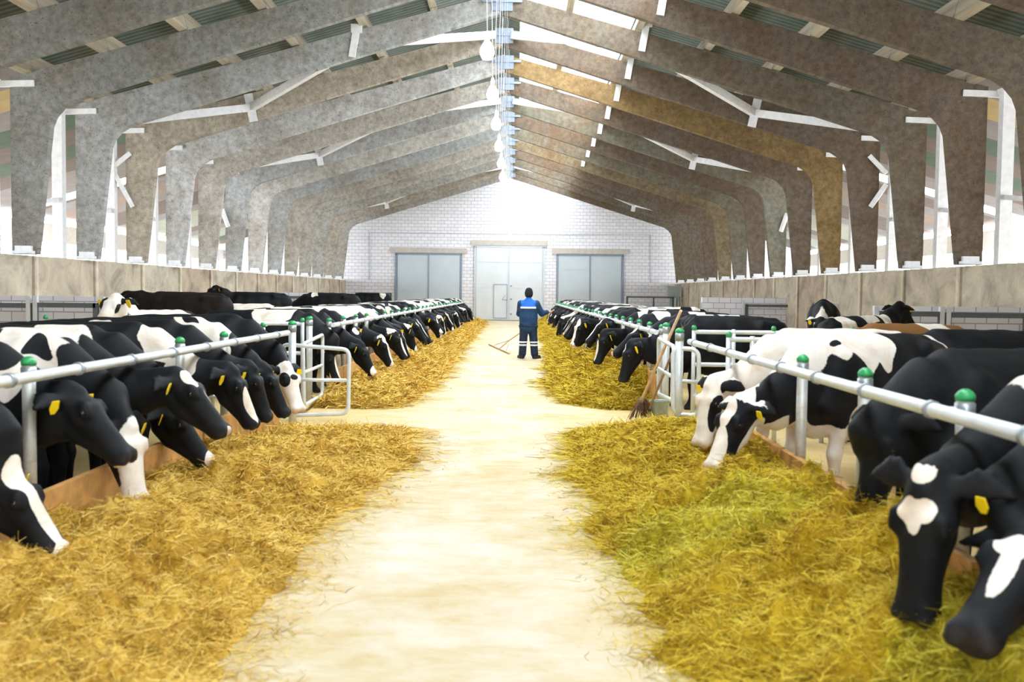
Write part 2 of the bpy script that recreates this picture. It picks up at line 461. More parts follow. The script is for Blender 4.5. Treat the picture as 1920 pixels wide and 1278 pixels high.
# ------------------------------------------------------------------ concrete frames
FY = [20.6 + 3 * k for k in range(-7, 13)]
PROF = [(10.22, 2.36), (9.70, 2.36), (9.38, 5.05), (9.30, 5.25), (9.14, 5.43), (8.92, 5.57), (.03, 8.30), (.03, 8.80), (9.2, 6.33), (10.22, 6.06)]
rng = random.Random(5)
ORD = ['first', 'second', 'third', 'fourth', 'fifth', 'sixth', 'seventh', 'eighth', 'ninth', 'tenth', 'eleventh', 'twelfth', 'thirteenth', 'fourteenth', 'fifteenth', 'sixteenth', 'seventeenth', 'eighteenth', 'nineteenth', 'twentieth', 'twenty-first', 'twenty-second', 'twenty-third', 'twenty-fourth', 'twenty-fifth', 'twenty-sixth', 'twenty-seventh', 'twenty-eighth', 'twenty-ninth', 'thirtieth', 'thirty-first', 'thirty-second', 'thirty-third', 'thirty-fourth', 'thirty-fifth', 'thirty-sixth', 'thirty-seventh', 'thirty-eighth', 'thirty-ninth', 'fortieth']
frame_mesh = {}
for side, nm in ((-1, 'left'), (1, 'right')):
    poly = [(side * x, z) for x, z in PROF]
    if side > 0: poly = poly[::-1]
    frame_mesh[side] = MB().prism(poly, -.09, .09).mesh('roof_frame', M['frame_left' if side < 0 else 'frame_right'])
plate_m = MB().box((0, 0, 0), (.85, .05, .13)).mesh('head_plate', M['white_paint'])
shoe_m = MB().box((0, 0, 0), (.34, .26, .17)).box((0, 0, -.05), (.44, .3, .06)).mesh('column_shoe', M['white_paint'])
hinge_m = MB().box((.0, -.11, .02), (.5, .03, .40)).box((0, -.13, .05), (.95, .04, .07)).mesh('ridge_plate', M['blue_steel'])
brk_m = MB().box((0, 0, 0), (.16, .06, .75), Matrix.Rotation(.16, 3, 'Y')).box((.05, -.01, .3), (.26, .07, .2)).mesh('purlin_bracket', M['white_paint'])
tones = {-1: [.1, .1, .1, .1, .15, .2, .1, .15, .35, .65, .95, .8, .35, .85, .3, .55, .5, .45, .6, .5], 1: [.3, .3, .3, .3, .3, .25, .4, .35, .45, .25, .95, .3, .6, .2, .55, .8, .3, .45, .5, .4]}  # concrete varies by frame; near left ones darkened, dimmer light put into the colour
for side, nm in ((-1, 'left'), (1, 'right')):
    for i, y in enumerate(FY):
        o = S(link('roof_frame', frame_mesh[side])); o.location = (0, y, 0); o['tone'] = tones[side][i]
        vis = i - 4
        if vis >= 0: tag(o, 'concrete column and sloping rafter, %s from the camera on the %s side' % (ORD[vis], nm), 'roof frame', 'concrete roof frames')
        h = link('head_plate', plate_m, o); h.location = (side * 10.12, -.12, 5.93 - .02 * (i % 3)); h.rotation_euler = (0, .03 * side, 0)
        f = link('column_shoe', shoe_m, o); f.location = (side * 9.95, -.05, 2.45)
        if side < 0: h = link('ridge_plate', hinge_m, o); h.location = (.02, 0, 8.55)
        if side > 0 and i < 16:
            p = link('purlin_bracket', brk_m, o); p.location = (3.42, -.11, RZ - RS * 3.42 - .62)
        if side < 0 and i == 8:
            p = link('purlin_bracket', brk_m, o); p.location = (-3.5, -.11, 7.62)

# purlins between the frames: one concrete purlin line per position, a piece per bay pair
PX = [1.7, 3.35, 5.0, 6.65, 8.3, 9.9]
pm = {}
for side in (-1, 1):
    pm[side] = MB().box((0, 0, 0), (.17, 2.98, .46), Matrix.Rotation(math.atan(RS) * side, 3, 'Y')).mesh('purlin', M['purlin'])
for side, nm in ((-1, 'left'), (1, 'right')):
    for j, x in enumerate(PX):
        for k, y in enumerate(FY[:-1]):
            o = S(link('purlin', pm[side])); o.location = (side * x, y + 1.5, RZ - RS * x - .25); o['tone'] = rng.random()
            if k >= 3: tag(o, None, None, 'roof purlins')

# white steel posts behind the parapets, with short cross bars
def steel_post(side, y, k, nm):
    r = empty('steel_post', (side * (XP + .35), y, 0))
    tag(r, 'white steel post standing behind the %s parapet, %s from the camera' % (nm, ORD[k]), 'post', 'white steel posts')
    MB().box((0, 0, 2.95), (.25, .20, 5.9)).build('upright', M['white_paint'], r)
    MB().box((0, 0, 5.95), (.3, .3, .10)).build('head_cap', M['white_paint'], r)
    if k < 7:
        MB().bar((0, -.1, 3.75), (0, -1.6, 3.55), .10, .10, up=(1, 0, 0)).build('side_strut', M['white_paint'], r)
for side, nm in ((-1, 'left'), (1, 'right')):
    k = 0
    for y in FY[6:]:
        steel_post(side, y - .25, k, nm); k += 1

# white roof bracing in three bays
def brace(side, y0, y1, k, nm):
    zb = lambda x: 8.30 - .306 * abs(x) + .36
    zig = [(.25, y1), (3.4, y0), (6.8, y1), (10.0, y0)]
    where = ['nearest', 'middle', 'farthest'][k]
    part = ['upper', 'middle', 'lower']
    for j in range(3):
        (xa, ya), (xb, yb) = zig[j], zig[j + 1]
        a = (side * xa, ya - .12 if ya == y1 else ya + .12, zb(xa)); c = (side * xb, yb - .12 if yb == y1 else yb + .12, zb(xb))
        o = MB().bar(a, c, .14, .20).build('roof_brace', M['white_paint'])
        tag(o, '%s white steel brace bar of the %s bracing bay, %s roof slope' % (part[j], where, nm), 'brace', 'white roof braces')
    o = MB().box((side * 6.8, y1 - .13, zb(6.8)), (.22, .05, .75), Matrix.Rotation(side * .2, 3, 'Y')).build('brace_plate', M['white_paint'])
    tag(o, 'white gusset plate where two roof braces meet, %s bay, %s roof slope' % (where, nm), 'plate', 'brace plates')
for k, y0 in enumerate((23.6, 32.6, 50.6)):
    for side, nm in ((-1, 'left'), (1, 'right')): brace(side, y0, y0 + 3, k, nm)

def knee(px0, py0, px1, py1, Y0, Y1, label):
    o = MB().bar(at(px0, py0, Y0), at(px1, py1, Y1), .12, .12).build('knee_brace', M['white_paint'])
    tag(o, label, 'brace', 'white knee braces')
for side, nm, pts in ((-1, 'left', [(213, 312, 244, 287, 26.33, 26.49), (213, 322, 249, 388, 26.33, 26.49), (416, 392, 428, 425, 35.33, 35.50)]), (1, 'right', [(1662, 325, 1630, 292, 26.33, 26.49), (1662, 345, 1632, 388, 26.33, 26.49), (1476, 400, 1464, 434, 35.33, 35.50)])):
    for j, a in enumerate(pts):
        knee(*a, 'white steel knee brace on the %s columns, %s' % (nm, ['nearer pair, upper', 'nearer pair, lower', 'the single farther one'][j]))

# ------------------------------------------------------------------ hanging lamps along the ridge
bulb_m = MB().lathe((0, 0, -.16), [(.015, -.12), (.07, -.11), (.10, -.05), (.105, .0), (.09, .06), (.055, .12), (.03, .16)], 16).mesh('bulb', M['bulb'])
sock_m = MB().lathe((0, 0, 0), [(.035, -.01), (.04, .06), (.02, .13)], 12).mesh('socket', M['white_paint'])
cord_m = MB().tube([(0, 0, .1), (-.03, .02, 1.6), (.02, 0, 4.09)], .006, 6).mesh('cord', M['white_paint'])
wire_m = MB().tube([(.16, 0, .4), (.16, 0, 4.04)], .003, 5).mesh('drop_wire', M['galv'])
LY = [14.3 + 3.04 * k for k in range(-6, 15)]
n_l = 0
for i, y in enumerate(LY):
    if i < 4: continue
    r = empty('hanging_lamp', (-.02, y, 5.32))
    if i >= 5: tag(r, 'bare glowing lamp hanging under the ridge, %s from the camera' % ORD[i - 5], 'lamp', 'lamps hanging along the ridge')
    else: tag(r, 'bare glowing lamp hanging above the near floor', 'lamp', 'lamps hanging along the ridge')
    link('bulb', bulb_m, r); link('socket', sock_m, r); link('cord', cord_m, r); link('drop_wire', wire_m, r)
    l = bpy.data.lights.new('lamp_light', 'POINT'); l.energy = LAMP_W * (.3 if i < 5 else .1 if i > 18 else .35 if i > 16 else 1); l.color = (.86, .95, 1.0); l.shadow_soft_size = .1
    lo = bpy.data.objects.new('lamp_light', l); COL.objects.link(lo); lo.parent = r; lo.location = (0, 0, -.42)

# ------------------------------------------------------------------ feed fence
RXL, RXR, RZH = -2.33, 2.37, 1.14
collar_m = MB().tube([(0, -.02, 0), (0, .02, 0)], .043, 12).mesh('coupling', M['collar'])
def feed_rail(x, y0, y1, label, step):
    r = empty('feed_rail', (x, y0, RZH))
    tag(r, label, 'rail', 'feed rails')
    MB().tube([(0, 0, 0), (0, y1 - y0, 0)], .033, 14).build('pipe', M['galv'], r)
    k = 0; y = .45
    while y < y1 - y0 and k < 60:
        c = link('coupling', collar_m, r); c.location = (0, y, 0); y += step; k += 1
Y_GL = (11.8, 14.7); Y_GR = (10.7, 13.3)
feed_rail(RXL, .6, Y_GL[0], 'long grey feed rail over the near left cows', .85)
feed_rail(RXL, Y_GL[1], 52.5, 'long grey feed rail over the far left cows, beyond the gates', 1.2)
feed_rail(RXR, .6, Y_GR[0], 'long grey feed rail over the near right cows', .85)
feed_rail(RXR, Y_GR[1], 51.0, 'long grey feed rail over the far right cows, beyond the broom', 1.2)

def post_meshes(r, h, off):
    post = MB().tube([(0, 0, 0), (0, 0, h)], r, 14).mesh('post', M['post'] if r < .04 else M['galv'])
    cap = MB().lathe((0, 0, h), [(r + .004, -.01), (r + .006, .012), (r * .8, .032), (r * .35, .043)], 14).mesh('cap', M['green'])
    band = MB().tube([(0, 0, h - .10), (0, 0, h - .02)], r + .006, 14).mesh('band', M['collar'])
    arm = MB().tube([(0, 0, RZH), (off, 0, RZH)], .022, 8).mesh('rail_arm', M['galv'])
    return post, cap, band, arm
POSTM = {s: post_meshes(.038, 1.20, -s * .12) for s in (-1, 1)}
BIGP = post_meshes(.047, 1.24, 0)
def stall_post(x, y, side, label, group='green capped stall posts'):
    r = empty('stall_post', (x, y, 0)); tag(r, label, 'post', group)
    for nm, me in zip(('post', 'cap', 'band', 'rail_arm'), POSTM[side]): link(nm, me, r)
def big_post(x, y, label):
    r = empty('passage_post', (x, y, 0)); tag(r, label, 'post', 'thick passage posts')
    for nm, me in zip(('post', 'cap', 'band'), BIGP[:3]): link(nm, me, r)
def nearest_y(px, x):                                  # depth at which a point on the line x shows at column px
    best = min((abs(at(px, 640, y)[0] - x), y) for y in np.arange(2.5, 40, .02)); return best[1]
pxl = RXL - .12; pxr = RXR + .12
YL = [nearest_y(px, pxl) for px in (52, 337, 420)]
YR = [nearest_y(px, pxr) for px in (1812, 1625, 1507)]
for i, y in enumerate(YL): stall_post(pxl, y, -1, 'green capped post under the near left rail, %s from the camera' % ORD[i])
for i, y in enumerate(YR): stall_post(pxr, y, 1, 'green capped post under the near right rail, %s from the camera' % ORD[i])
for i in range(30):
    stall_post(pxl, 15.0 + 1.25 * i, -1, 'green capped post of the far left fence, %s beyond the gates' % ORD[i])
    stall_post(pxr, 13.6 + 1.25 * i, 1, 'green capped post of the far right fence, %s beyond the broom' % ORD[i])

# plank curb between cows and hay
n_p = 0
for side, x, segs, nm in ((-1, RXL - .02, [(1.0, 11.6), (14.9, 52)], 'left'), (1, RXR + .03, [(1.0, 10.4), (13.6, 50.5)], 'right')):
    for s_i, (a, c) in enumerate(segs):
        y = a; k = 0
        L = 1.55 if s_i == 0 else 3.05
        while y + .3 < c:
            e = min(y + L, c)
            o = MB().box((x + side * .05, (y + e) / 2, .21 if side < 0 else .26), (.05, e - y - .06, .42 if side < 0 else .52)).build('curb_plank', M['plank'])
            tag(o, 'orange wooden curb plank under the %s %s rail, %s of its row from the camera' % (['near', 'far'][s_i], nm, ORD[k]), 'plank', 'curb planks')
            y = e; k += 1

# ------------------------------------------------------------------ cross passages with gates
def cross_fence(side, y, x0, x1, bars, label):
    r = empty('cross_fence', (0, y, 0)); tag(r, label, 'fence', 'cross passage fences')
    for z in (1.16, .72, .3):
        MB().tube([(side * x0, 0, z), (side * x1, 0, z)], .03, 10).build('rail', M['galv'], r)
    n = max(2, int((x1 - x0) / bars))
    for i in range(n + 1):
        x = x0 + (x1 - x0) * i / n
        p = MB().tube([(side * x, 0, 0), (side * x, 0, 1.2)], .028, 10).build('upright', M['galv'], r)
        if i % 2 == 0: MB().lathe((side * x, 0, 1.2), [(.034, -.01), (.036, .02), (.02, .05)], 12).build('cap', M['green'], p)
cross_fence(-1, Y_GL[0] + .45, 2.75, 6.6, .55, 'grey pipe fence crossing behind the near left cows, with green caps')
cross_fence(-1, Y_GL[1] - .2, 2.75, 6.6, .8, 'grey pipe fence in front of the far left cows')
cross_fence(1, Y_GR[0] + .25, 2.85, 6.6, .25, 'close barred grey pipe fence behind the near right cows')
cross_fence(1, Y_GR[1] - .2, 2.85, 6.6, .5, 'grey pipe fence in front of the far right cows')
p = at(548, 650, Y_GL[0] + .25); big_post(p[0], p[1], 'thick grey post with green cap at the left gate, nearer one')
p = at(580, 650, Y_GL[1] - .35); big_post(p[0], p[1], 'thick grey post with green cap at the left gate, farther one')
p = at(1274, 650, Y_GR[0] + .25); big_post(p[0], p[1], 'thick grey post with green cap at the right passage, nearer one')
p = at(1249, 650, Y_GR[1] - .2); big_post(p[0], p[1], 'thick grey post with green cap behind the broom handle')

def pipe_gate(pts, mids, label, r=.026, uprights=()):
    g = empty('pipe_gate', tuple(pts[0])); tag(g, label, 'gate', 'swing gates')
    o = Vector(pts[0]); L = lambda q: Vector(q) - o
    MB().tube([L(q) for q in pts], r, 12, fillet=.10, closed=True).build('gate_frame', M['galv'], g)
    for a, c in mids: MB().tube([L(a), L(c)], r * .9, 10).build('crossbar', M['galv'], g)
    for a, c in uprights: MB().tube([L(a), L(c)], r * .9, 10).build('hinge_bar', M['galv'], g)
yg = 12.35
A = at(528, 645, yg); B = at(655, 655, yg); C = at(653, 775, yg); D = at(530, 779, yg)
E0 = at(528, 711, yg); E1 = at(654, 713, yg)
pipe_gate([A, B, C, D], [(E0, E1)], 'pale pipe gate swung out into the aisle beside the white faced cow')
q = [at(568, 645, 12.7), at(605, 627, 14.5), at(604, 740, 14.5), at(570, 760, 12.7)]
pipe_gate(q, [(at(568, 699, 12.7), at(604, 684, 14.5))], 'pale pipe gate standing in line with the left feed rail')
q = [at(1264, 650, 11.0), at(1235, 634, 12.9), at(1235, 738, 12.9), at(1264, 752, 11.0)]
pipe_gate(q, [(at(1264, 708, 11.0), at(1235, 690, 12.9))], 'pale pipe gate behind the leaning broom')
q = [at(1262, 652, 10.95), at(1310, 655, 10.9), at(1310, 780, 10.9), at(1262, 775, 10.95)]
pipe_gate(q, [(at(1262, 713, 10.95), at(1310, 716, 10.9))], 'short pale pipe gate beside the bucket')

# ------------------------------------------------------------------ dark gates and low white block walls at the back
def block_wall(side, y, x0, x1, h, n):
    S(MB().box((side * (x0 + x1) / 2, y, h / 2), (x1 - x0, .2, h)).build('wall_low_%d' % n, M['blocks']))
def dark_gate(side, y, x0, x1, z0, z1, label, mid=None):
    r = empty('steel_gate', (side * (x0 + x1) / 2, y, 0)); tag(r, label, 'gate', 'dark steel gates')
    w = (x1 - x0) / 2
    m = MB()
    for z in (z0, z1): m.box((0, 0, z), (2 * w, .06, .09))
    for x in (-w, w): m.box((x, 0, (z0 + z1) / 2), (.10, .06, z1 - z0 + .09))
    m.build('gate_frame', M['dark_steel'], r)
    if mid is not None: MB().box((mid, 0, (z0 + z1) / 2), (.09, .06, z1 - z0)).build('middle_bar', M['dark_steel'], r)
    MB().box((-w - .12, 0, .75), (.08, .08, 1.5)).build('gate_post', M['galv'], r); MB().box((w + .12, 0, .75), (.08, .08, 1.5)).build('gate_post', M['galv'], r)
block_wall(-1, 18.6, 7.2, 10.0, 1.5, 1)
def gate_px(side, y, pa, pb, pt, z0, label, mid=None):
    a, c = at(pa, pt, y), at(pb, pt, y); xs = sorted((abs(a[0]), abs(c[0])))
    dark_gate(side, y, xs[0], xs[1], z0, (a[2] + c[2]) / 2 - .03, label, mid)
gate_px(-1, 18.2, 66, 180, 569, .55, 'dark steel gate in front of white blocks, left of the black eared cow')
gate_px(-1, 18.2, -60, 55, 569, .55, 'dark steel gate at the left edge in front of white blocks')
block_wall(1, 17.8, 7.0, 10.0, 1.5, 2)
gate_px(1, 17.4, 1655, 1765, 585, .5, 'dark steel gate in front of white blocks, right of the black headed cow')
gate_px(1, 17.4, 1778, 1925, 588, .5, 'dark steel gate at the right edge in front of white blocks')
block_wall(1, 34.5, 7.0, 10.0, 1.6, 3)
gate_px(1, 34.2, 1400, 1595, 572, .5, 'dark steel gate far on the right in front of white blocks')
block_wall(-1, 36.0, 7.0, 10.0, 1.6, 4)
gate_px(-1, 35.7, 532, 650, 556, .5, 'dark steel gate far on the left behind the black cow')
gate_px(-1, 55.5, 668, 733, 549, .4, 'grey steel gate by the far wall, left of the doors', .2)
gate_px(1, 55.5, 1176, 1262, 556, .4, 'grey steel gate by the far wall, right of the doors', .2)
# raised bedding platforms
for side, nm in ((-1, 'left'), (1, 'right')):
    S(MB().box((side * 7.6, 37.7, .125), (4.8, 41, .25)).build('trim_bedding_' + nm, M['bed']))
# small boxes at the far ends
p = at(1263, 548, 56); o = MB().box((p[0], 56, p[2] + .05), (.75, .5, .6)).box((p[0], 56, (p[2] - .2) / 2), (.5, .4, p[2] - .2)).build('water_tank', M['bucket']); tag(o, 'small grey green tank on a stand by the far wall', 'tank')

# ------------------------------------------------------------------ soft bodies: smooth union of tapered elliptic limbs, meshed
def n_(v): v = np.asarray(v, float); return v / np.linalg.norm(v)

class Body:
    def __init__(s, k=.045): s.pr = []; s.k = k
    def limb(s, a, b, ra, rb, u=(1, 0, 0), rt=None, k=None):
        """ra, rb: (half width along u, half depth across) or a number"""
        a = np.asarray(a, float); b = np.asarray(b, float)
        ra = (ra, ra) if np.isscalar(ra) else ra; rb = (rb, rb) if np.isscalar(rb) else rb
        L = np.linalg.norm(b - a); t = (b - a) / max(L, 1e-6)
        u = np.asarray(u, float); u = u - t * u.dot(t); u = n_(u); v = np.cross(t, u)
        s.pr.append((a, t, L, u, v, ra, rb, rt if rt else min(*ra, *rb), s.k if k is None else k)); return s
    def chain(s, pts, rs, u=(1, 0, 0), k=None):
        for i in range(len(pts) - 1): s.limb(pts[i], pts[i + 1], rs[i], rs[i + 1], u, None, k)
        return s
    def mesh(s, h):
        lo = np.min([np.minimum(p[0], p[0] + p[1] * p[2]) - max(*p[5], *p[6]) for p in s.pr], 0) - 3 * h
        hi = np.max([np.maximum(p[0], p[0] + p[1] * p[2]) + max(*p[5], *p[6]) for p in s.pr], 0) + 3 * h
        N = np.ceil((hi - lo) / h).astype(int) + 1
        ax = [lo[i] + h * np.arange(N[i]) for i in range(3)]
        Fd = np.full(N, .3, np.float32)
        for a, t, L, u, v, ra, rb, rt, k in s.pr:
            R = max(*ra, *rb) + k + 2 * h + .02; e = a + t * L
            i0 = np.clip(np.floor((np.minimum(a, e) - R - lo) / h).astype(int), 0, N - 1); i1 = np.clip(np.ceil((np.maximum(a, e) + R - lo) / h).astype(int) + 1, 1, N)
            X = (ax[0][i0[0]:i1[0]] - a[0])[:, None, None]; Y = (ax[1][i0[1]:i1[1]] - a[1])[None, :, None]; Z = (ax[2][i0[2]:i1[2]] - a[2])[None, None, :]
            d_ = lambda w: X * w[0] + Y * w[1] + Z * w[2]
            pt = d_(t); hh = np.clip(pt / max(L, 1e-6), 0, 1); pu, pv = d_(u), d_(v); pt = pt - hh * L
            ru = ra[0] + (rb[0] - ra[0]) * hh; rv = ra[1] + (rb[1] - ra[1]) * hh
            qu, qv, qt = pu / ru, pv / rv, pt / rt
            k0 = np.sqrt(qu * qu + qv * qv + qt * qt) + 1e-9
            k1 = np.sqrt((qu / ru) ** 2 + (qv / rv) ** 2 + (qt / rt) ** 2) + 1e-9
            d = k0 * (k0 - 1) / k1
            sl = tuple(slice(i0[i], i1[i]) for i in range(3)); o = Fd[sl]
            w = np.clip(.5 + .5 * (o - d) / k, 0, 1)
            Fd[sl] = o * (1 - w) + d * w - k * w * (1 - w)
        return nets(Fd, lo, h)

def nets(Fd, lo, h):
    ins = Fd < 0; N = np.array(Fd.shape); c = np.zeros(N - 1, np.int8)
    offs = [(i, j, k) for i in (0, 1) for j in (0, 1) for k in (0, 1)]
    for i, j, k in offs: c += ins[i:N[0] - 1 + i, j:N[1] - 1 + j, k:N[2] - 1 + k]
    act = np.argwhere((c > 0) & (c < 8)); idm = np.full(N - 1, -1, np.int64); idm[tuple(act.T)] = np.arange(len(act))
    val = {o: Fd[act[:, 0] + o[0], act[:, 1] + o[1], act[:, 2] + o[2]] for o in offs}
    P = np.zeros((len(act), 3)); C = np.zeros(len(act))
    for o in offs:
        for ax in range(3):
            if o[ax]: continue
            q = list(o); q[ax] = 1; q = tuple(q); a, b = val[o], val[q]; m = (a < 0) != (b < 0)
            t = np.where(m, a / np.where(m, a - b, 1), 0); p = np.tile(np.array(o, float), (len(act), 1)); p[:, ax] = t
            P += p * m[:, None]; C += m
    V = lo + h * (act + P / C[:, None]); Q = []
    for ax in range(3):
        b1, b2 = (ax + 1) % 3, (ax + 2) % 3
        s0 = [slice(1, -1)] * 3; s0[ax] = slice(0, -1); s1 = list(s0); s1[ax] = slice(1, None)
        A, B = ins[tuple(s0)], ins[tuple(s1)]
        e = np.argwhere(A != B); fl = A[tuple(e.T)]; e = e + 1; e[:, ax] -= 1
        def cid(d1, d2): w = e.copy(); w[:, b1] -= d1; w[:, b2] -= d2; return idm[tuple(w.T)]
        q = np.stack([cid(1, 1), cid(0, 1), cid(0, 0), cid(1, 0)], 1); q[~fl] = q[~fl][:, ::-1]; Q.append(q)
    Q = np.concatenate(Q); Q = Q[(Q >= 0).all(1)]
    for _ in range(2):                                   # light smoothing
        acc = np.zeros_like(V); cnt = np.zeros(len(V))
        for i in range(4):
            np.add.at(acc, Q[:, i], V[Q[:, (i + 1) % 4]]); np.add.at(cnt, Q[:, i], 1)
        V = V * .6 + .4 * acc / np.maximum(cnt, 1)[:, None]
    return V, Q

# ------------------------------------------------------------------ cows
class Pose:
    """A cow in its own frame: +y forward, +x its right side, z up."""
    def __init__(s, mz=.36, reach=1.64, ang=62, yaw=0.0, h=.022, lie=False, sc=1.0, roll=0.0, rail=1.0):
        ca, sa = math.cos(math.radians(ang)), math.sin(math.radians(ang)); L = .56
        yr = math.radians(yaw)
        fwd = np.array([math.sin(yr), math.cos(yr), 0]); up = np.array([0, 0, 1.])
        d = fwd * ca - up * sa
        base = np.array([0, .72, 0])
        muz = base + fwd * (reach - .72) + up * mz
        P = muz - d * L
        v = fwd * sa + up * ca; u = np.cross(d, v)          # u: lateral (+x side), v: out of the forehead
        if roll:
            rr = math.radians(roll); u, v = u * math.cos(rr) + v * math.sin(rr), v * math.cos(rr) - u * math.sin(rr)
        s.P, s.d, s.u, s.v, s.muz = P, d, u, v, muz
        H = lambda uu, ss, vv: P + u * uu + d * ss + v * vv
        s.H = H
        B = Body(.05)
        if lie: dz = -.62
        else: dz = 0
        z_ = lambda p: (p[0], p[1], p[2] + dz)
        T = [(-.90, 1.09, .17, .13), (-.80, 1.03, .28, .22), (-.52, .98, .36, .275), (-.15, .92, .42, .325), (.22, .915, .42, .315), (.50, .94, .40, .265), (.72, .93, .33, .19)]
        B.chain([z_((0, t[0], t[1])) for t in T], [(t[3], t[2]) for t in T])
        # back line, hook bones, shoulder blades, brisket
        B.limb(z_((0, -.80, 1.28)), z_((0, .55, 1.30)), .05, .06)
        for sx in (-1, 1):
            B.limb(z_((sx * .20, -.50, 1.22)), z_((sx * .10, -.86, 1.19)), .075, .06)
            B.limb(z_((sx * .19, .42, 1.14)), z_((sx * .20, .66, .78)), (.07, .14), (.07, .11))
        B.limb(z_((0, .80, .80)), z_((0, .60, .62)), (.10, .13), (.10, .10))
        # neck: from the shoulders down under the rail, then out to the poll
        nb = np.array(z_((0, .64, 1.03))); pe = H(0, .0, -.06)
        if rail:
            pz = float(P[2]); yr_ = rail + .04
            m1 = np.array([math.sin(yr) * .25 * (yr_ - .72), yr_, min(.88, .82 + .25 * max(0, pz - .85))])
            tk = np.clip((P[1] - yr_) / .5, .12, 1)
            B.chain([nb, m1], [(.165, .31), (.135, .205)], k=.06)
            B.limb(m1, pe, (.130, .200), (.088, .125), k=.05)
            B.limb(z_((0, .58, 1.26)), m1 + np.array([0, -.06, .15]), .06, .05, k=.08)
        else:
            mid = (nb + P) / 2 + np.array([0, .02, .01]); mid[:2] += (np.array([0, nb[1] + (P[1] - nb[1]) * .5]) - mid[:2]) * .35
            B.chain([nb, mid, pe], [(.165, .31), (.13, .205), (.088, .12)], k=.06)
        # head
        B.k = .022
        B.limb(H(0, .0, -.035), H(0, .15, -.03), (.090, .085), (.115, .100), u)
        B.limb(H(0, .15, -.03), H(0, .38, -.045), (.110, .095), (.078, .074), u)
        B.limb(H(0, .37, -.05), H(0, .49, -.055), (.078, .072), (.096, .074), u, rt=.06)
        B.limb(H(0, .07, -.135), H(0, .20, -.145), (.078, .085), (.065, .075), u); B.limb(H(0, .20, -.145), H(0, .43, -.105), (.062, .070), (.050, .040), u)
        B.limb(H(0, .46, -.105), H(0, .50, -.10), (.060, .035), (.062, .035), u)
        B.limb(H(0, -.05, .015), H(0, .03, .04), (.055, .04), (.055, .04), u)
        for sx in (-1, 1):
            B.limb(H(sx * .088, .135, .035), H(sx * .100, .190, .02), .036, .030, k=.02)
            B.limb(H(sx * .050, .515, -.015), H(sx * .058, .535, -.045), .036, .034, k=.018)
            e0, e1, e2 = H(sx * .085, .01, -.03), H(sx * .185, -.03, -.065), H(sx * .295, .00, -.10)
            B.limb(e0, e1, (.034, .026), (.074, .024), d, k=.018); B.limb(e1, e2, (.074, .024), (.022, .016), d, k=.012)
        s.ear = {sx: H(sx * .20, .04, -.038) for sx in (-1, 1)}
        s.eye = {sx: H(sx * .112, .170, .010) for sx in (-1, 1)}
        # legs, udder, tail
        B.k = .04
        for sx in (-1, 1):
            if lie:
                B.chain([(sx * .20, .58, .30), (sx * .24, .72, .10), (sx * .22, .40, .06)], [.10, .06, .05])
                B.chain([(sx * .24, -.45, .32), (sx * .40, -.10, .14), (sx * .42, -.5, .07)], [.17, .09, .05])
                continue
            o = .05 * sx
            B.chain([(sx * .18, .58, .82), (sx * .18, .55 + o, .66), (sx * .17, .60 + o, .42), (sx * .17, .59 + o, .14), (sx * .17, .62 + o, .05)], [(.075, .12), .075, .055, .036, .05])
            B.limb((sx * .17, .61 + o, .05), (sx * .17, .65 + o, .03), .05, .052)
            o = -.07 * sx
            B.chain([(sx * .17, -.58, .96), (sx * .20, -.46 + o, .72), (sx * .19, -.78 + o, .50), (sx * .19, -.74 + o, .14), (sx * .19, -.70 + o, .05)], [(.12, .22), (.09, .14), (.042, .058), .040, .05])
            B.limb((sx * .19, -.71 + o, .05), (sx * .19, -.66 + o, .03), .05, .052)
        if not lie:
            B.limb((0, -.42, .62), (0, -.30, .60), (.14, .13), (.13, .10))
        B.chain([z_((0, -.92, 1.24)), z_((.0, -1.01, 1.06)), z_((.01, -1.0, .80)), (.02, -.98, max(.12, .48 + dz))], [.045, .03, .022, .034], k=.025)
        s.V, s.Q = B.mesh(h)
        V = s.V; r = V - P
        s.hs, s.hu, s.hv = r @ d, r @ u, r @ v
        s.head = (s.hs > -.07) & (np.abs(s.hu) < .30) & (np.abs(s.hv + .05) < .22) & (s.hs < .66)
        s.dz = dz
        s.V = V

def fbm_blobs(V, seed, n, bias, rmin=.16, rmax=.38):
    r = np.random.RandomState(seed); f = np.full(len(V), bias)
    V = V + .07 * np.stack([np.sin(V[:, 1] * 9 + seed), np.sin(V[:, 2] * 11 + V[:, 1] * 4 + seed), np.sin(V[:, 1] * 10 - V[:, 0] * 8 + seed)], 1)
    for _ in range(n):
        c = np.array([r.choice([-1, 1]) * r.uniform(.05, .36), r.uniform(-.95, 1.0), r.uniform(.55, 1.42)]); R = r.uniform(rmin, rmax, 3)
        w = 1 - np.sqrt((((V - c) / R) ** 2).sum(1)); f = np.maximum(f, w * 2.2) if bias < 0 else np.minimum(f, -w * 2.2)
    return f

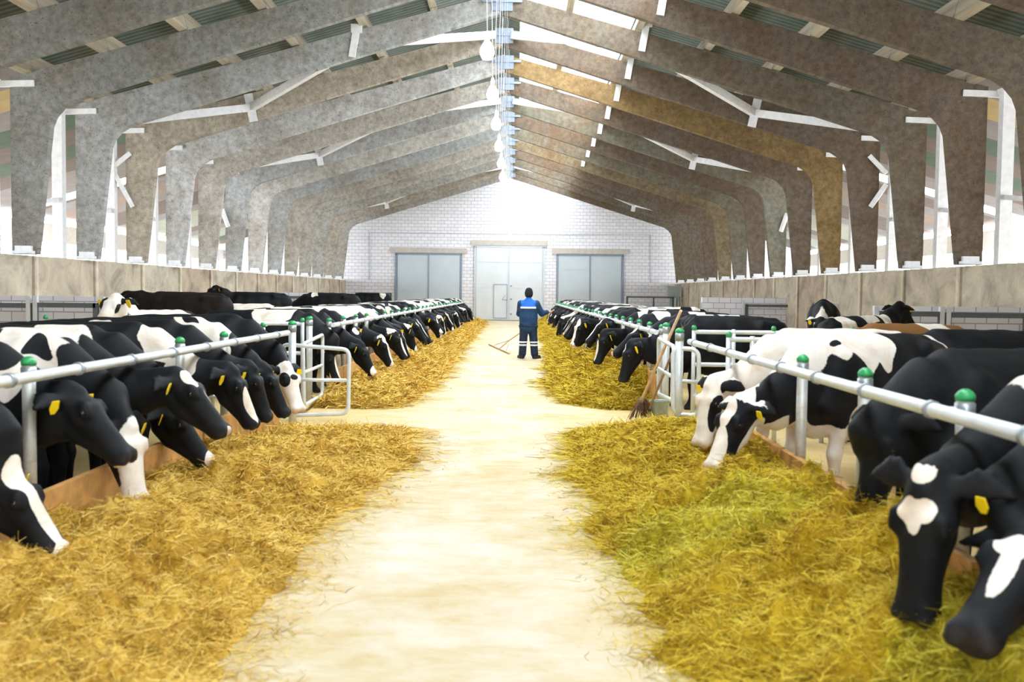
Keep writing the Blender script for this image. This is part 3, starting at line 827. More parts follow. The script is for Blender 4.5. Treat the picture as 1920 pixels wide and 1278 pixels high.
FACE = {
    'black': [], 'blaze': [('w', (0, .12, .08), (.045, .14, .16)), ('w', (0, .34, .05), (.042, .20, .12))],
    'star': [('w', (0, .12, .09), (.065, .075, .14))],
    'white': [('w', (0, .25, 0), (.30, .40, .30)), ('b', (.15, .16, -.02), (.07, .12, .12)), ('b', (-.15, .16, -.02), (.07, .12, .12)), ('b', (.2, 0, -.05), (.12, .10, .1)), ('b', (-.2, 0, -.05), (.12, .10, .1))],
    'snip': [('w', (0, .50, 0), (.10, .10, .12))],
    'wide': [('w', (0, .10, .06), (.085, .16, .16)), ('w', (0, .36, .04), (.06, .22, .14)), ('w', (0, .53, 0), (.10, .08, .12))],
}
def paint(me, ps, body, face, brown=0.0, seed_=0):
    """body: base value + list of (w|b, centre, radii) in cow space, mirrored when x is None; face: same in head space (side, down, out)."""
    V = ps.V - np.array([0, 0, ps.dz]); base, bl = body
    q = 4.1 * seed_; V = V + .055 * np.stack([np.sin(V[:, 1] * 11 + q), np.sin(V[:, 2] * 12 + V[:, 1] * 5 + q), np.sin(V[:, 1] * 10 - V[:, 0] * 8 + q)], 1) + .02 * np.stack([np.sin(V[:, 2] * 31 + q), np.sin(V[:, 2] * 27 + q), np.sin(V[:, 1] * 29 + q)], 1)
    f = np.full(len(V), float(base)) if not isinstance(base, np.ndarray) else base.copy()
    hd = ps.head
    f[hd & (ps.hs > -.02)] = -1.0
    def ap(f, m, X, c, R, kind):
        R = np.asarray(R, float) * np.ones(3)
        w = (1 - np.sqrt((((X - np.asarray(c)) / R) ** 2).sum(1))) * 2.5
        return np.where(m, np.maximum(f, w) if kind == 'w' else np.minimum(f, -w), f)
    for kind, c, R in bl:
        c = list(c); Vx = V
        if c[0] is None: Vx = V * np.array([0, 1, 1]); c[0] = 0
        f = ap(f, ~(hd & (ps.hs > .0)), Vx, c, R, kind)
    Hc = np.stack([ps.hu, ps.hs, ps.hv], 1)
    for kind, c, R in face: f = ap(f, hd, Hc, c, R, kind)
    attr(me, 'pat', np.clip(f, -1, 1))
    mz = np.where(hd, np.clip((ps.hs - .50) / .05, 0, 1), 0)
    V0 = ps.V
    if not ps.dz: mz = np.maximum(mz, np.clip((.075 - V0[:, 2]) / .02, 0, 1))
    attr(me, 'muz', mz); attr(me, 'brown', np.full(len(V), brown))
    a = me.attributes.new('rest', 'FLOAT_VECTOR', 'POINT'); a.data.foreach_set('vector', V.astype(np.float32).ravel())

tag_m = MB().add([(-.026, 0, .03), (.026, 0, .03), (.034, 0, -.02), (.014, 0, -.055), (-.014, 0, -.055), (-.034, 0, -.02), (-.026, .006, .03), (.026, .006, .03), (.034, .006, -.02), (.014, .006, -.055), (-.014, .006, -.055), (-.034, .006, -.02)],
                 [(0, 5, 4, 3, 2, 1), (6, 7, 8, 9, 10, 11)] + [(i, (i + 1) % 6, (i + 1) % 6 + 6, i + 6) for i in range(6)]).mesh('ear_tag', M['tag'])
_eb = MB(); _eb.lathe((0, 0, 0), [(.002, -.021), (.013, -.017), (.021, 0), (.013, .017), (.002, .021)], 12); eye_m = _eb.mesh('eye', M['eye'])

def cow(ps, loc, heading, body, face, label, group, tags=(1, -1), eyes=True, seed=0, brown=0.0, tagscale=1.0):
    """heading: angle of the cow's forward direction, degrees from +x."""
    me = np_mesh('dairy_cow', ps.V, ps.Q, M['cow'])
    paint(me, ps, body, FACE[face] if isinstance(face, str) else face, brown, seed)
    o = link('dairy_cow', me); o.location = loc; o.rotation_euler = (0, 0, math.radians(heading - 90))
    tag(o, label, 'cow', group)
    for sx in tags:
        t = link('ear_tag', tag_m, o); t.location = ps.ear[sx]; t.scale = (tagscale,) * 3
        t.rotation_euler = (math.radians(-20), 0, math.radians(random.Random(seed + sx).uniform(-30, 30)) + math.atan2(-ps.d[0], ps.d[1] + 1e-6))
    if eyes:
        for sx in (-1, 1):
            e = link('eye', eye_m, o); e.location = ps.eye[sx]
    return o

def cow_at_muzzle(ps, px, py, Y, heading, *a, **k):
    """place so that the muzzle shows at pixel (px, py) at depth Y; the feet stay on the floor"""
    w = at(px, py, Y); r = math.radians(heading - 90); c, s = math.cos(r), math.sin(r); m = ps.muz
    return cow(ps, (w[0] - (c * m[0] - s * m[1]), w[1] - (s * m[0] + c * m[1]), 0), heading, *a, **k)
def mz_at(px, py, Y): return float(at(px, py, Y)[2])

# ---- near left cows (heading +x, the camera sees their right side)
GL_ = 'cows feeding at the near left rail'
def near(px, py, Y, heading, reach, ang, body, face, label, group, yaw=0, roll=0, h=.020, dzm=.04, **k):
    w = at(px, py, Y); rail = RXL if w[0] < 0 else RXR
    hr, yr, best = math.radians(heading - 90), math.radians(yaw), None
    for r_ in np.arange(1.18, 2.1, .01):              # body stands back until the rail crosses its neck
        mx, my = math.sin(yr) * (r_ - .72), .72 + math.cos(yr) * (r_ - .72)
        e = abs(abs(w[0] - (math.cos(hr) * mx - math.sin(hr) * my) - rail) / abs(math.cos(math.radians(heading))) - 1.14)
        if best is None or e < best[0]: best = (e, r_)
    reach = best[1]
    ps = Pose(mz_at(px, py, Y) + dzm, reach, ang, yaw, h, roll=roll, rail=1.0)
    return cow_at_muzzle(ps, px, py, Y, heading, body, face, label, group, **k)
BLZ_R = [('w', (.02, .06, .09), (.07, .12, .14)), ('w', (.015, .30, .06), (.045, .28, .12)), ('w', (0, .52, .0), (.09, .06, .12))]
near(132, 1056, 5.2, 0, 1.62, 50, (-1, [('w', (.2, .2, .9), (.3, .3, .3)), ('w', (None, 1.15, .55), (.2, .25, .12))]), BLZ_R, 'black cow with a long white blaze, lowest head at the left edge', GL_, yaw=4, seed=1)
near(254, 848, 5.9, 0, 1.72, 44, (-1, [('w', (.3, -.1, 1.2), (.3, .55, .28)), ('w', (None, .88, 1.08), (.6, .13, .10)), ('b', (.34, -.05, 1.2), (.15, .11, .1))]), [('w', (0, .54, -.1), (.06, .05, .05))], 'black headed cow holding its head up over the white muzzled cow, left rail', GL_, yaw=4, dzm=-.03, seed=2)
near(268, 956, 6.55, 0, 1.58, 76, (-1, [('w', (None, .48, 1.14), (.6, .42, .27)), ('b', (None, .60, 1.20), (.6, .09, .08)), ('b', (None, .84, 1.10), (.6, .14, .2)), ('w', (.15, .95, .66), (.14, .2, .16))]), [('w', (0, .30, .05), (.13, .34, .16)), ('w', (0, .52, -.03), (.14, .14, .18))], 'cow with a broad white face and black cheek, second muzzle in the left hay', GL_, yaw=20, seed=3)
near(434, 820, 7.1, 0, 1.74, 46, (-1, [('w', (None, .46, 1.2), (.6, .26, .26)), ('w', (None, -.1, 1.2), (.6, .3, .25))]), [('w', (.04, .07, .09), (.05, .09, .09)), ('w', (-.04, .05, .09), (.05, .08, .09)), ('w', (-.03, .25, .08), (.02, .07, .07)), ('w', (0, .54, -.02), (.05, .04, .06))], 'big black cow with a split white forehead patch, middle of the near left rail', GL_, seed=4)
near(402, 874, 7.75, 0, 1.56, 50, (-1, [('w', (None, .34, 1.20), (.6, .34, .22)), ('b', (None, .22, 1.16), (.6, .10, .09)), ('w', (None, .1, 1.0), (.6, .3, .2))]), [('w', (0, .53, .0), (.10, .07, .09))], 'black cow with a white muzzle tip, head low under the split forehead cow', GL_, yaw=-4, seed=5)
near(487, 808, 8.6, 0, 1.60, 62, (-1, [('w', (None, .78, 1.22), (.6, .20, .22)), ('w', (None, .98, 1.0), (.6, .10, .22))]), [('w', (.03, .36, .05), (.06, .18, .10))], 'black cow with a white nose wedge behind the split forehead cow', GL_, seed=6)
near(512, 795, 9.5, 0, 1.60, 66, (-1, [('w', (.25, .05, 1.34), (.2, .3, .1))]), 'black', 'plain black headed cow, third from the left gate', GL_, yaw=-5, seed=7)
near(545, 785, 10.3, 0, 1.60, 60, (-1, [('w', (None, .66, 1.28), (.6, .34, .24)), ('b', (None, .52, 1.31), (.6, .10, .05)), ('w', (None, .82, 1.02), (.6, .07, .2))]), 'black', 'plain black headed cow with white shoulder, second from the left gate', GL_, seed=8)
near(566, 788, 11.0, -4, 1.66, 60, (-1, []), [('w', (0, .28, .0), (.24, .42, .24)), ('w', (0, .05, .05), (.12, .10, .12)), ('b', (.10, .15, .02), (.06, .09, .09)), ('b', (-.01, .15, .10), (.06, .04, .09)), ('b', (-.2, 0, -.05), (.13, .10, .1)), ('b', (.2, 0, -.05), (.13, .10, .1))], 'black cow with a white face and black ear beside the swung out gate', GL_, yaw=34, seed=9, dzm=.10)

# ---- near right cows (heading -x, the camera sees their left side)
GR_ = 'cows feeding at the near right rail'
near(1305, 846, 8.3, 205, 1.60, 72, (.9, [('b', (-.3, -.2, .9), (.3, .35, .35)), ('b', (-.22, .55, 1.0), (.2, .16, .2))]), [('w', (0, .25, 0), (.30, .45, .30)), ('b', (-.14, .26, -.04), (.085, .20, .13)), ('b', (-.2, 0, -.05), (.12, .1, .1)), ('b', (.2, 0, -.05), (.12, .1, .1))], 'cow with a cream neck and white face with black cheek, next to the bucket', GR_, yaw=-6, seed=11, tags=(1,), tagscale=.9)
near(1327, 892, 7.1, 212, 1.66, 58, (.9, [('b', (-.25, .62, .92), (.3, .32, .28)), ('b', (-.16, .95, .88), (.25, .26, .20)), ('b', (-.2, 1.22, .80), (.25, .20, .16)), ('b', (None, -.42, 1.05), (.6, .42, .60)), ('b', (-.33, .05, .95), (.2, .3, .25)), ('b', (-.17, .48, 1.26), (.03, .10, .03)), ('w', (-.1, .10, 1.30), (.4, .16, .22))]), [('w', (0, .10, .08), (.06, .12, .12)), ('w', (0, .42, .02), (.08, .22, .12)), ('w', (0, .54, -.06), (.13, .10, .16)), ('w', (0, .20, -.20), (.12, .30, .09))], 'cow with a white blaze, black cheek and cream shoulders, reaching low at right', GR_, seed=12, tags=(-1,), tagscale=.85)
near(1612, 955, 5.25, 203, 1.52, 72, (-1, [('w', (-.2, .0, .55), (.3, .3, .2))]), 'black', 'plain black head hanging down behind the right rail, left of the white spotted one', GR_, yaw=-8, tags=(), seed=13, dzm=-.05)
near(1703, 1145, 3.72, 189, 1.62, 78, (-1, [('w', (None, .50, 1.26), (.6, .36, .22)), ('b', (None, .42, 1.20), (.6, .09, .13)), ('w', (None, -.3, 1.2), (.6, .25, .3))]), [('w', (.035, .11, .08), (.045, .05, .1)), ('w', (-.035, .11, .08), (.045, .05, .1)), ('w', (0, .15, .08), (.03, .06, .1)), ('w', (.0, -.04, .04), (.05, .06, .06))], 'black head with a white heart on the forehead, at the right rail', GR_, yaw=-30, tags=(-1,), tagscale=.8, seed=14, dzm=-.06)
near(1805, 1205, 3.2, 176, 1.62, 28, (-1, []), [('w', (.0, .13, .07), (.075, .06, .14)), ('w', (-.01, .24, .06), (.035, .15, .12))], 'black cow with a white wedge on its face, lowest at the right edge', GR_, yaw=-42, seed=15, dzm=.02, tags=())

# ---- rows of cows far along both rails: each its own coat
POSES = [Pose(.30, 1.60, 64, 0, .030), Pose(.28, 1.56, 58, 12, .030), Pose(.30, 1.64, 70, -12, .030), Pose(.50, 1.68, 50, 8, .030), Pose(.34, 1.62, 66, -22, .030)]
rs = np.random.RandomState(11)
COATS = [('mostly black', -1, 2), ('black with white patches', -1, 9), ('black and white', -1, 22), ('mostly white', .8, 9), ('white with black spots', .8, 12)]
FACEN = {'black': 'plain black face', 'blaze': 'white blaze', 'star': 'white star', 'white': 'white face', 'snip': 'white nose', 'wide': 'broad white blaze'}
def row(side, y0, n, y1, group, nm, coats, faces, h0):
    for i in range(n):
        f = i / (n - 1); y = y0 + (y1 - y0) * (f ** 1.05) + rs.uniform(-.15, .15)
        ps = POSES[rs.randint(len(POSES))]; ci = coats[rs.randint(len(coats))]; fc = faces[rs.randint(len(faces))]
        cn, bias, nb = COATS[ci]
        bd = (fbm_blobs(ps.V, 100 + i + (0 if side < 0 else 50), nb, bias), [('b', (None, 1.1, .85), (.5, .28, .4)), ('w', (None, -.1, .45), (.6, .45, .2))] if rs.rand() < .8 else [])
        hd = h0 + rs.uniform(-12, 12)
        rail = RXL if side < 0 else RXR
        x = rail + side * (1.02 + rs.uniform(-.05, .12))
        cow(ps, (x, y, 0), hd, bd, fc, '%s cow with %s, %s along the far %s rail' % (cn, ('a ' + FACEN[fc]), ORD[i + 5], nm), group, tags=(1, -1) if i < 12 else (), eyes=i < 4, seed=i, tagscale=1.25)
GFL, GFR = 'cows feeding along the far left rail', 'cows feeding along the far right rail'
WEDGE = [('w', (.01, .33, .05), (.045, .20, .12))]
near(640, 722, 15.0, 0, 1.6, 66, (-1, [('w', (None, .2, 1.3), (.6, .3, .2))]), WEDGE, 'black cow with a white nose wedge seen through the swung out gate', GFL, h=.026, seed=21, tagscale=1.2)
near(706, 707, 15.75, 0, 1.6, 60, (-1, [('w', (None, -.5, 1.3), (.6, .3, .2))]), 'snip', 'large black head lowest in the hay just beyond the left gate', GFL, h=.026, yaw=8, seed=22, tagscale=1.2)
near(683, 668, 16.3, -5, 1.6, 50, (-1, [('w', (None, .1, 1.35), (.6, .5, .12))]), 'star', 'black cow with a white forehead star lifting its head beyond the left gate', GFL, h=.026, yaw=38, seed=23, tagscale=1.2)
near(739, 690, 17.9, 0, 1.6, 64, (.8, [('b', (None, 1.1, .9), (.5, .35, .5)), ('b', (None, .1, 1.2), (.6, .12, .3))]), 'wide', 'white backed cow with a broad white blaze, fourth beyond the left gate', GFL, h=.026, seed=24, tagscale=1.2)
near(765, 676, 18.9, 0, 1.6, 60, (.8, [('b', (None, 1.1, .9), (.5, .35, .5)), ('b', (None, -.3, 1.2), (.6, .2, .3))]), WEDGE, 'white backed cow with a white nose wedge, fifth beyond the left gate', GFL, h=.026, yaw=10, seed=25, tagscale=1.2)
near(1160, 720, 14.0, 190, 1.6, 72, (-1, []), [('w', (.02, .07, .08), (.04, .07, .1))], 'all black cow with its head lowest, just beyond the broom', GFR, h=.026, seed=31, tagscale=1.2)
near(1145, 668, 15.0, 186, 1.6, 38, (-1, [('w', (None, -.1, 1.4), (.6, .3, .1))]), [('w', (0, .56, 0), (.07, .05, .1)), ('w', (0, .05, .08), (.05, .08, .1))], 'black cow with a pale nose holding its head level beyond the broom', GFR, h=.026, seed=32, tagscale=1.2)
near(1114, 686, 17.0, 190, 1.6, 70, (-1, [('w', (None, .5, 1.35), (.6, .12, .3)), ('w', (None, -.2, 1.35), (.6, .2, .1))]), WEDGE, 'black cow with a white nose wedge, third beyond the broom', GFR, h=.026, yaw=-14, seed=33, tagscale=1.2)
near(1096, 645, 18.8, 186, 1.6, 45, (-1, [('w', (None, .65, 1.3), (.6, .10, .4))]), 'blaze', 'black cow with a white blaze lifting its head, fourth beyond the broom', GFR, h=.026, seed=34, tagscale=1.2)
near(1070, 652, 20.6, 190, 1.6, 66, (-1, [('w', (None, .1, 1.35), (.6, .3, .12))]), 'wide', 'black cow with a broad white blaze low in the hay, fifth beyond the broom', GFR, h=.026, yaw=-10, seed=35, tagscale=1.2)
row(-1, 19.9, 28, 52, GFL, 'left', [0, 1, 2, 2, 3, 4], ['black', 'blaze', 'star', 'black', 'wide', 'snip'], 0)
row(1, 22.0, 25, 50.0, GFR, 'right', [0, 0, 1, 1, 2, 4], ['black', 'black', 'blaze', 'blaze', 'star', 'wide'], 186)

# ---- cows behind the feeding rows
GB = 'cows standing behind the feeding rows'
UP = Pose(1.18, 1.62, 38, 0, .024, rail=None); UPL = Pose(1.15, 1.60, 35, -30, .026, rail=None); LOWB = Pose(.5, 1.6, 60, 0, .03)
MIDB = Pose(1.02, 1.72, 30, 0, .026, rail=None)
LIE = Pose(.62, 1.55, 35, 15, .028, lie=True, rail=None)
def back_cow(ps, px, py, Y, zref, heading, body, face, label, z=0.0, **k):
    """zref: height on the cow that shows at pixel row py; only px matters for x"""
    w = at(px, py, Y); cow(ps, (w[0], Y, z), heading, body, face, label, GB, **k)
back_cow(UP, 302, 580, 14.0, 1.4, 261, (.9, [('b', (None, -.75, 1.1), (.5, .3, .5)), ('b', (.2, -.3, 1.25), (.25, .25, .12)), ('w', (None, 1.0, 1.2), (.3, .3, .4))]), [('w', (0, .25, 0), (.30, .45, .30)), ('b', (.12, .16, -.05), (.085, .26, .16)), ('b', (-.14, .16, -.08), (.06, .14, .1)), ('b', (.2, 0, -.05), (.12, .1, .1)), ('b', (-.2, 0, -.05), (.12, .1, .1))], 'white cow with black ears and eye patch facing us, behind the near left rows', tagscale=1.3)
back_cow(MIDB, 345, 560, 19.5, 1.4, 172, (-1, []), 'black', 'muddy all black cow back under the left parapet', z=.25, brown=.04)
back_cow(LOWB, 455, 565, 21.5, 1.4, 20, (.9, [('b', (None, .9, 1.0), (.4, .3, .5))]), 'blaze', 'pinkish white cow back beside the muddy black one')
back_cow(UPL, 478, 555, 27.5, 1.4, 200, (-1, []), 'black', 'black cow with raised head below the left columns', z=.25)
back_cow(LIE, 548, 550, 34.0, .8, 180, (-1, [('w', (None, .4, 1.2), (.4, .3, .3))]), 'blaze', 'small black and white cow in front of the low block wall at left', z=.25)
back_cow(LOWB, 615, 556, 31.0, 1.4, 185, (-1, [('w', (-.2, .35, 1.3), (.2, .12, .12))]), 'black', 'black cow with a small white flank spot, before the far wall at left', z=.25)
back_cow(LOWB, 695, 552, 49.0, 1.4, 190, (-1, [('w', (None, -.6, 1.3), (.4, .2, .2))]), 'black', 'black cow by the far gate left of the doors', z=.25)
# right
back_cow(LOWB, 1262, 570, 24.5, 1.4, 0, (.9, [('b', (None, .95, 1.1), (.5, .3, .6)), ('b', (None, .25, 1.2), (.5, .15, .5))]), 'black', 'pinkish cow with black head standing behind the far right rows')
back_cow(UP, 1612, 590, 15.6, 1.4, 38, (-1, [('w', (-.1, .1, 1.3), (.4, .22, .25)), ('w', (None, .55, 1.3), (.35, .16, .4)), ('w', (None, -.6, 1.2), (.4, .2, .2))]), 'black', 'white banded cow raising its black head by the right steel gate')
back_cow(LOWB, 1545, 610, 19.5, 1.4, 250, (.9, [('b', (None, .6, 1.0), (.5, .35, .6)), ('b', (.25, -.6, 1.1), (.2, .2, .3))]), 'black', 'white rumped cow left of the banded cow', z=.25)
back_cow(LOWB, 1700, 640, 11.2, 1.4, 205, (-1, [('w', (None, -.30, 1.3), (.5, .18, .5))]), 'black', 'brown cow back with a white band, right of the cream shoulders', brown=1.0)
back_cow(LOWB, 1850, 650, 9.3, 1.4, 190, (-1, []), 'black', 'big black cow back below the right edge gate')

# ------------------------------------------------------------------ hay
def vnoise(x, y, seed):
    r = np.random.RandomState(seed); G = r.rand(256, 256).astype(np.float32)
    xi = np.floor(x).astype(int); yi = np.floor(y).astype(int); fx = x - xi; fy = y - yi
    fx = fx * fx * (3 - 2 * fx); fy = fy * fy * (3 - 2 * fy)
    g = lambda a, b: G[a % 256, b % 256]
    return (g(xi, yi) * (1 - fx) + g(xi + 1, yi) * fx) * (1 - fy) + (g(xi, yi + 1) * (1 - fx) + g(xi + 1, yi + 1) * fx) * fy
def fbm(x, y, seed, o=4):
    s = 0; a = .5
    for i in range(o): s = s + a * vnoise(x * 2 ** i, y * 2 ** i, seed + i); a *= .5
    return s

def mat_hay(name, stops):
    t = NT(name); at_ = t.n('Attribute', attribute_name='tone').outputs['Fac']; pos = t.geo()
    nz = t.noise(pos, 14, 5, .7); big = t.noise(pos, 1.6, 3)
    f = t.math('ADD', t.math('MULTIPLY', at_, .55), t.math('ADD', t.math('MULTIPLY', nz, .28), t.math('MULTIPLY', big, .26)))
    t.bump(t.noise(pos, 60, 3, .7), .5, .015)
    gr = t.n('Attribute', attribute_name='fresh').outputs['Fac']
    return t.base(t.mix(gr, t.ramp(f, stops), t.ramp(f, [(.2, (.16, .18, .006)), (.55, (.50, .50, .03)), (.8, (.72, .72, .16))])), .8, spec=.15)
M['hay_left'] = mat_hay('golden_hay', [(.16, (.16, .075, .006)), (.36, (.42, .23, .022)), (.54, (.68, .43, .065)), (.78, (.86, .64, .19))])
M['hay_right'] = mat_hay('olive_hay', [(.16, (.10, .052, .003)), (.36, (.32, .185, .007)), (.54, (.55, .37, .018)), (.78, (.74, .58, .075))])

def hay(side, ys, edge, hmax, rail, label, mat, seed, nst, fade=.45, green=None):
    """edge: list of (Y, x) where the hay thins out on the floor"""
    ye = np.array([e[0] for e in edge]); xe = np.array([e[1] for e in edge])
    ED = lambda y: np.interp(y, ye, xe) + (fbm(y * 1.6, y * 0 + 3.3, seed) - .47) * (-side) * .55
    xb = rail + side * .06
    def height(x, y, ends=True):
        e = ED(y); u = (x - e) / (xb - e)
        prof = np.clip(u, 0, 1); prof = prof ** .9 * (1 - (.45 if side < 0 else .12) * np.clip((prof - .5) / .5, 0, 1))
        n = fbm(x * 2.1, y * 2.1, seed + 9, 5) - .47; n2 = fbm(x * 8, y * 8, seed + 20, 3) - .44
        z = hmax * prof * (1 + 2.0 * n) + (.24 * n2 + .10 * (fbm(x * 22, y * 22, seed + 50, 2) - .37)) * np.clip(prof * 4, 0, 1)
        if ends:
            z = z * np.clip((y - ys[0]) / .5, 0, 1) ** .6 * np.clip((ys[1] - y) / fade + .35 * (fbm(x * 3, y * 0, seed + 31) - .5), 0, 1) ** (1.0 if fade > 1 else .6)
        return np.maximum(z, 0.0) - .004 + .004 * (u > 0)
    # base surface, rows getting longer with distance
    Y = [ys[0]]
    while Y[-1] < ys[1]: Y.append(Y[-1] + max(.022, .0045 * Y[-1]))
    Y = np.array(Y); Y[-1] = ys[1]; nu = 110; U = np.linspace(-.03, 1, nu)
    YY, UU = np.meshgrid(Y, U, indexing='ij'); E = ED(YY); XX = E + UU * (xb - E); ZZ = height(XX, YY)
    V = np.stack([XX, YY, ZZ], -1).reshape(-1, 3); ny = len(Y)
    i, j = np.meshgrid(np.arange(ny - 1), np.arange(nu - 1), indexing='ij'); a = (i * nu + j).ravel()
    Q = np.stack([a, a + nu, a + nu + 1, a + 1], 1)
    if side < 0: Q = Q
    else: Q = Q[:, ::-1]
    tone = .34 + .9 * (fbm(V[:, 0] * 6, V[:, 1] * 6, seed + 40, 4) - .45)
    # loose stems
    r = np.random.RandomState(seed)
    y = ys[0] + (ys[1] - ys[0]) * r.rand(nst) ** 1.75; e = ED(y); u = np.where(r.rand(nst) < .035, -np.abs(r.normal(0, .09, nst)), r.rand(nst) ** .9); x = e + u * (xb - e)
    keep = (y > ys[0]) & (y < ys[1]) & (np.abs(x - .2) > .1); x, y, u = x[keep], y[keep], u[keep]; m = len(x)
    z = np.maximum(height(x, y), 0) + .002
    sc = np.clip(y / 7, .7, 3.0)
    L = r.uniform(.05, .17, m) * sc ** .5; w = r.uniform(.0012, .0026, m) * sc; th = r.rand(m) * 2 * np.pi
    el = np.clip(r.normal(.12, .34, m), -.35, 1.3) * (u > .03); dz = np.sin(el); ch = np.cos(el)
    D = np.stack([np.cos(th) * ch, np.sin(th) * ch, dz], 1); P0 = np.stack([x, y, z], 1) - D * (L * .25)[:, None]
    sd = np.stack([-np.sin(th), np.cos(th), np.zeros(m)], 1) * w[:, None]; sd[:, 2] = r.normal(0, 1, m) * w * .7
    bend = np.stack([r.normal(0, .16, m), r.normal(0, .16, m), -np.abs(r.normal(0, .14, m)) * (u > .03)], 1) * L[:, None]
    P1 = P0 + D * (L * .5)[:, None] - bend * .25; P2 = P0 + D * L[:, None] + bend * .6
    SV = np.stack([P0 - sd, P0 + sd, P1 - sd, P1 + sd, P2 - sd * .6, P2 + sd * .6], 1).reshape(-1, 3)
    SV[:, 2] = np.maximum(SV[:, 2], .003)
    b0 = len(V) + np.arange(m) * 6
    SQ = np.concatenate([np.stack([b0, b0 + 1, b0 + 3, b0 + 2], 1), np.stack([b0 + 2, b0 + 3, b0 + 5, b0 + 4], 1)])
    st = np.repeat(np.clip(r.normal(.56, .27, m) + .9 * (fbm(x * 6, y * 6, seed + 40, 4) - .45), 0, 1), 6)
    me = np_mesh('hay_pile', np.concatenate([V, SV]), np.concatenate([Q, SQ]), mat)
    attr(me, 'tone', np.concatenate([tone, st]))
    AV = np.concatenate([V, SV]); fr = np.zeros(len(AV))
    if green:
        for gx, gy, gr in green: fr = np.maximum(fr, np.clip(1.3 * (1 - np.hypot(AV[:, 0] - gx, AV[:, 1] - gy) / gr) + 1.2 * (fbm(AV[:, 0] * 6, AV[:, 1] * 6, seed + 60, 3) - .45), 0, .42))
    attr(me, 'fresh', fr)
    tag(link('hay_pile', me), label, 'hay', 'hay along the rails', 'stuff')
hay(-1, (2.2, 11.75), [(2, -.70), (4.1, -.72), (5.5, -.85), (7, -.75), (8.5, -.70), (10.6, -.55), (11.6, -.75), (12.4, -1.3)], .31, RXL, 'golden hay heaped along the near left rail', M['hay_left'], 3, 110000, 2.3)
hay(-1, (13.7, 56.5), [(13.7, -1.5), (14.5, -1.1), (17, -1.0), (22, -1.05), (30, -1.15), (56, -1.25)], .28, RXL, 'golden hay heaped along the far left rail beyond the gates', M['hay_left'], 7, 60000)
hay(1, (2.2, 11.95), [(2, 1.35), (4.1, 1.28), (5.5, 1.05), (6.8, 1.02), (8.0, 1.08), (9.7, .92), (11.2, 1.15), (12.7, 1.65)], .46, RXR, 'olive gold hay heaped along the near right rail', M['hay_right'], 13, 110000, 2.3, [(*at_z(1330, 965, .3)[:2], .75), (*at_z(1830, 1195, .4)[:2], .35)])
hay(1, (13.9, 57.0), [(13.8, 1.9), (14.6, 1.25), (17.2, .95), (21, 1.15), (30, 1.35), (57, 1.6)], .42, RXR, 'golden hay heaped along the far right rail beyond the broom', M['hay_right'], 17, 60000)

# ------------------------------------------------------------------ the worker, seen from behind
M['skin'] = flat('skin', (.55, .33, .24), .55)
M['navy'] = flat('navy_work_cloth', (.012, .050, .13), .85, 0, .3, 25)
M['navy_dark'] = flat('dark_navy_trouser_cloth', (.010, .022, .055), .85, 0, .3, 25)
M['royal'] = flat('royal_blue_yoke_cloth', (.01, .13, .62), .8, 0, .15, 25)
M['reflect'] = flat('reflective_tape', (.85, .88, .90), .4, 0, .03)
M['knit'] = flat('black_knit', (.012, .012, .016), .95, 0, .4, 60)
M['boot'] = flat('black_boot_leather', (.012, .013, .016), .5)
p0 = at_z(990, 672, 0.0); YP = p0[1]; SCALE = 1.76 / 1.78
pr = empty('person', (p0[0], YP, 0), math.radians(-6)); tag(pr, 'person in blue work suit and black knit hat seen from behind, raking the aisle', 'person')
def part(name, body, mat, parent, h=.010):
    V, Q = body.mesh(h); return link(name, np_mesh(name, V, Q, mat), parent)
hipz, shz = .93, 1.44
RSh, REl, RHa = np.array([.20, 0, 1.40]), np.array([.33, .08, 1.15]), np.array([.47, .22, 1.19])
LSh, LEl, LHa = np.array([-.20, 0, 1.40]), np.array([-.25, .16, 1.14]), np.array([-.02, .34, 1.00])
HDIR = n_(np.array([-.62, .55, -.62]))
bd = Body(.03)
bd.limb((0, 0, 1.40), (0, .02, 1.56), .058, .055); bd.limb((0, .03, 1.60), (0, .035, 1.68), (.073, .088), (.074, .09))
bd.limb((0, .10, 1.56), (0, .10, 1.60), (.045, .03), (.055, .04)); bd.limb((0, .125, 1.60), (0, .13, 1.63), .016, .012, k=.012)
for sx in (-1, 1): bd.limb((sx * .077, .03, 1.615), (sx * .080, .02, 1.65), (.010, .02), (.012, .024), k=.008)
bd.chain([(0, 0, .95), (0, 0, 1.18), (0, 0, 1.40)], [(.14, .09), (.13, .09), (.16, .09)])
for S_, E_, H_ in ((RSh, REl, RHa), (LSh, LEl, LHa)): bd.chain([S_, E_, H_], [.05, .04, .028])
for sx in (-1, 1): bd.chain([(sx * .09, 0, .95), (sx * .12, .01, .50), (sx * .15, 0, .10)], [.075, .05, .04]); bd.limb((sx * .15, 0, .05), (sx * .16, .12, .04), .035, .03)
# hands: palm, four curled fingers round the handle, thumb from the side of the palm
def hand(B, w, fdir, curl, thumb):
    fdir, curl, thumb = n_(fdir), n_(curl), n_(thumb)
    B.limb(w, w + fdir * .075, (.038, .016), (.042, .014), np.cross(fdir, curl), k=.012)
    ac = n_(np.cross(fdir, curl))
    for i, (o, L) in enumerate(((-.032, .9), (-.011, 1.05), (.011, 1.0), (.032, .8))):
        k0 = w + fdir * .078 + ac * o; k1 = k0 + (fdir * .6 + curl * .8) * .036 * L; k2 = k1 + (curl - fdir * .45) * .030 * L; k3 = k2 + (-fdir * .9 + curl * .1) * .022 * L
        B.chain([k0, k1, k2, k3], [.0095, .009, .0085, .0075], k=.005)
    t0 = w + fdir * .025 - ac * .036; t1 = t0 + (thumb + fdir * .5) * .030; B.chain([t0, t1, t1 + (curl + fdir * .4) * .028], [.012, .011, .009], k=.006)
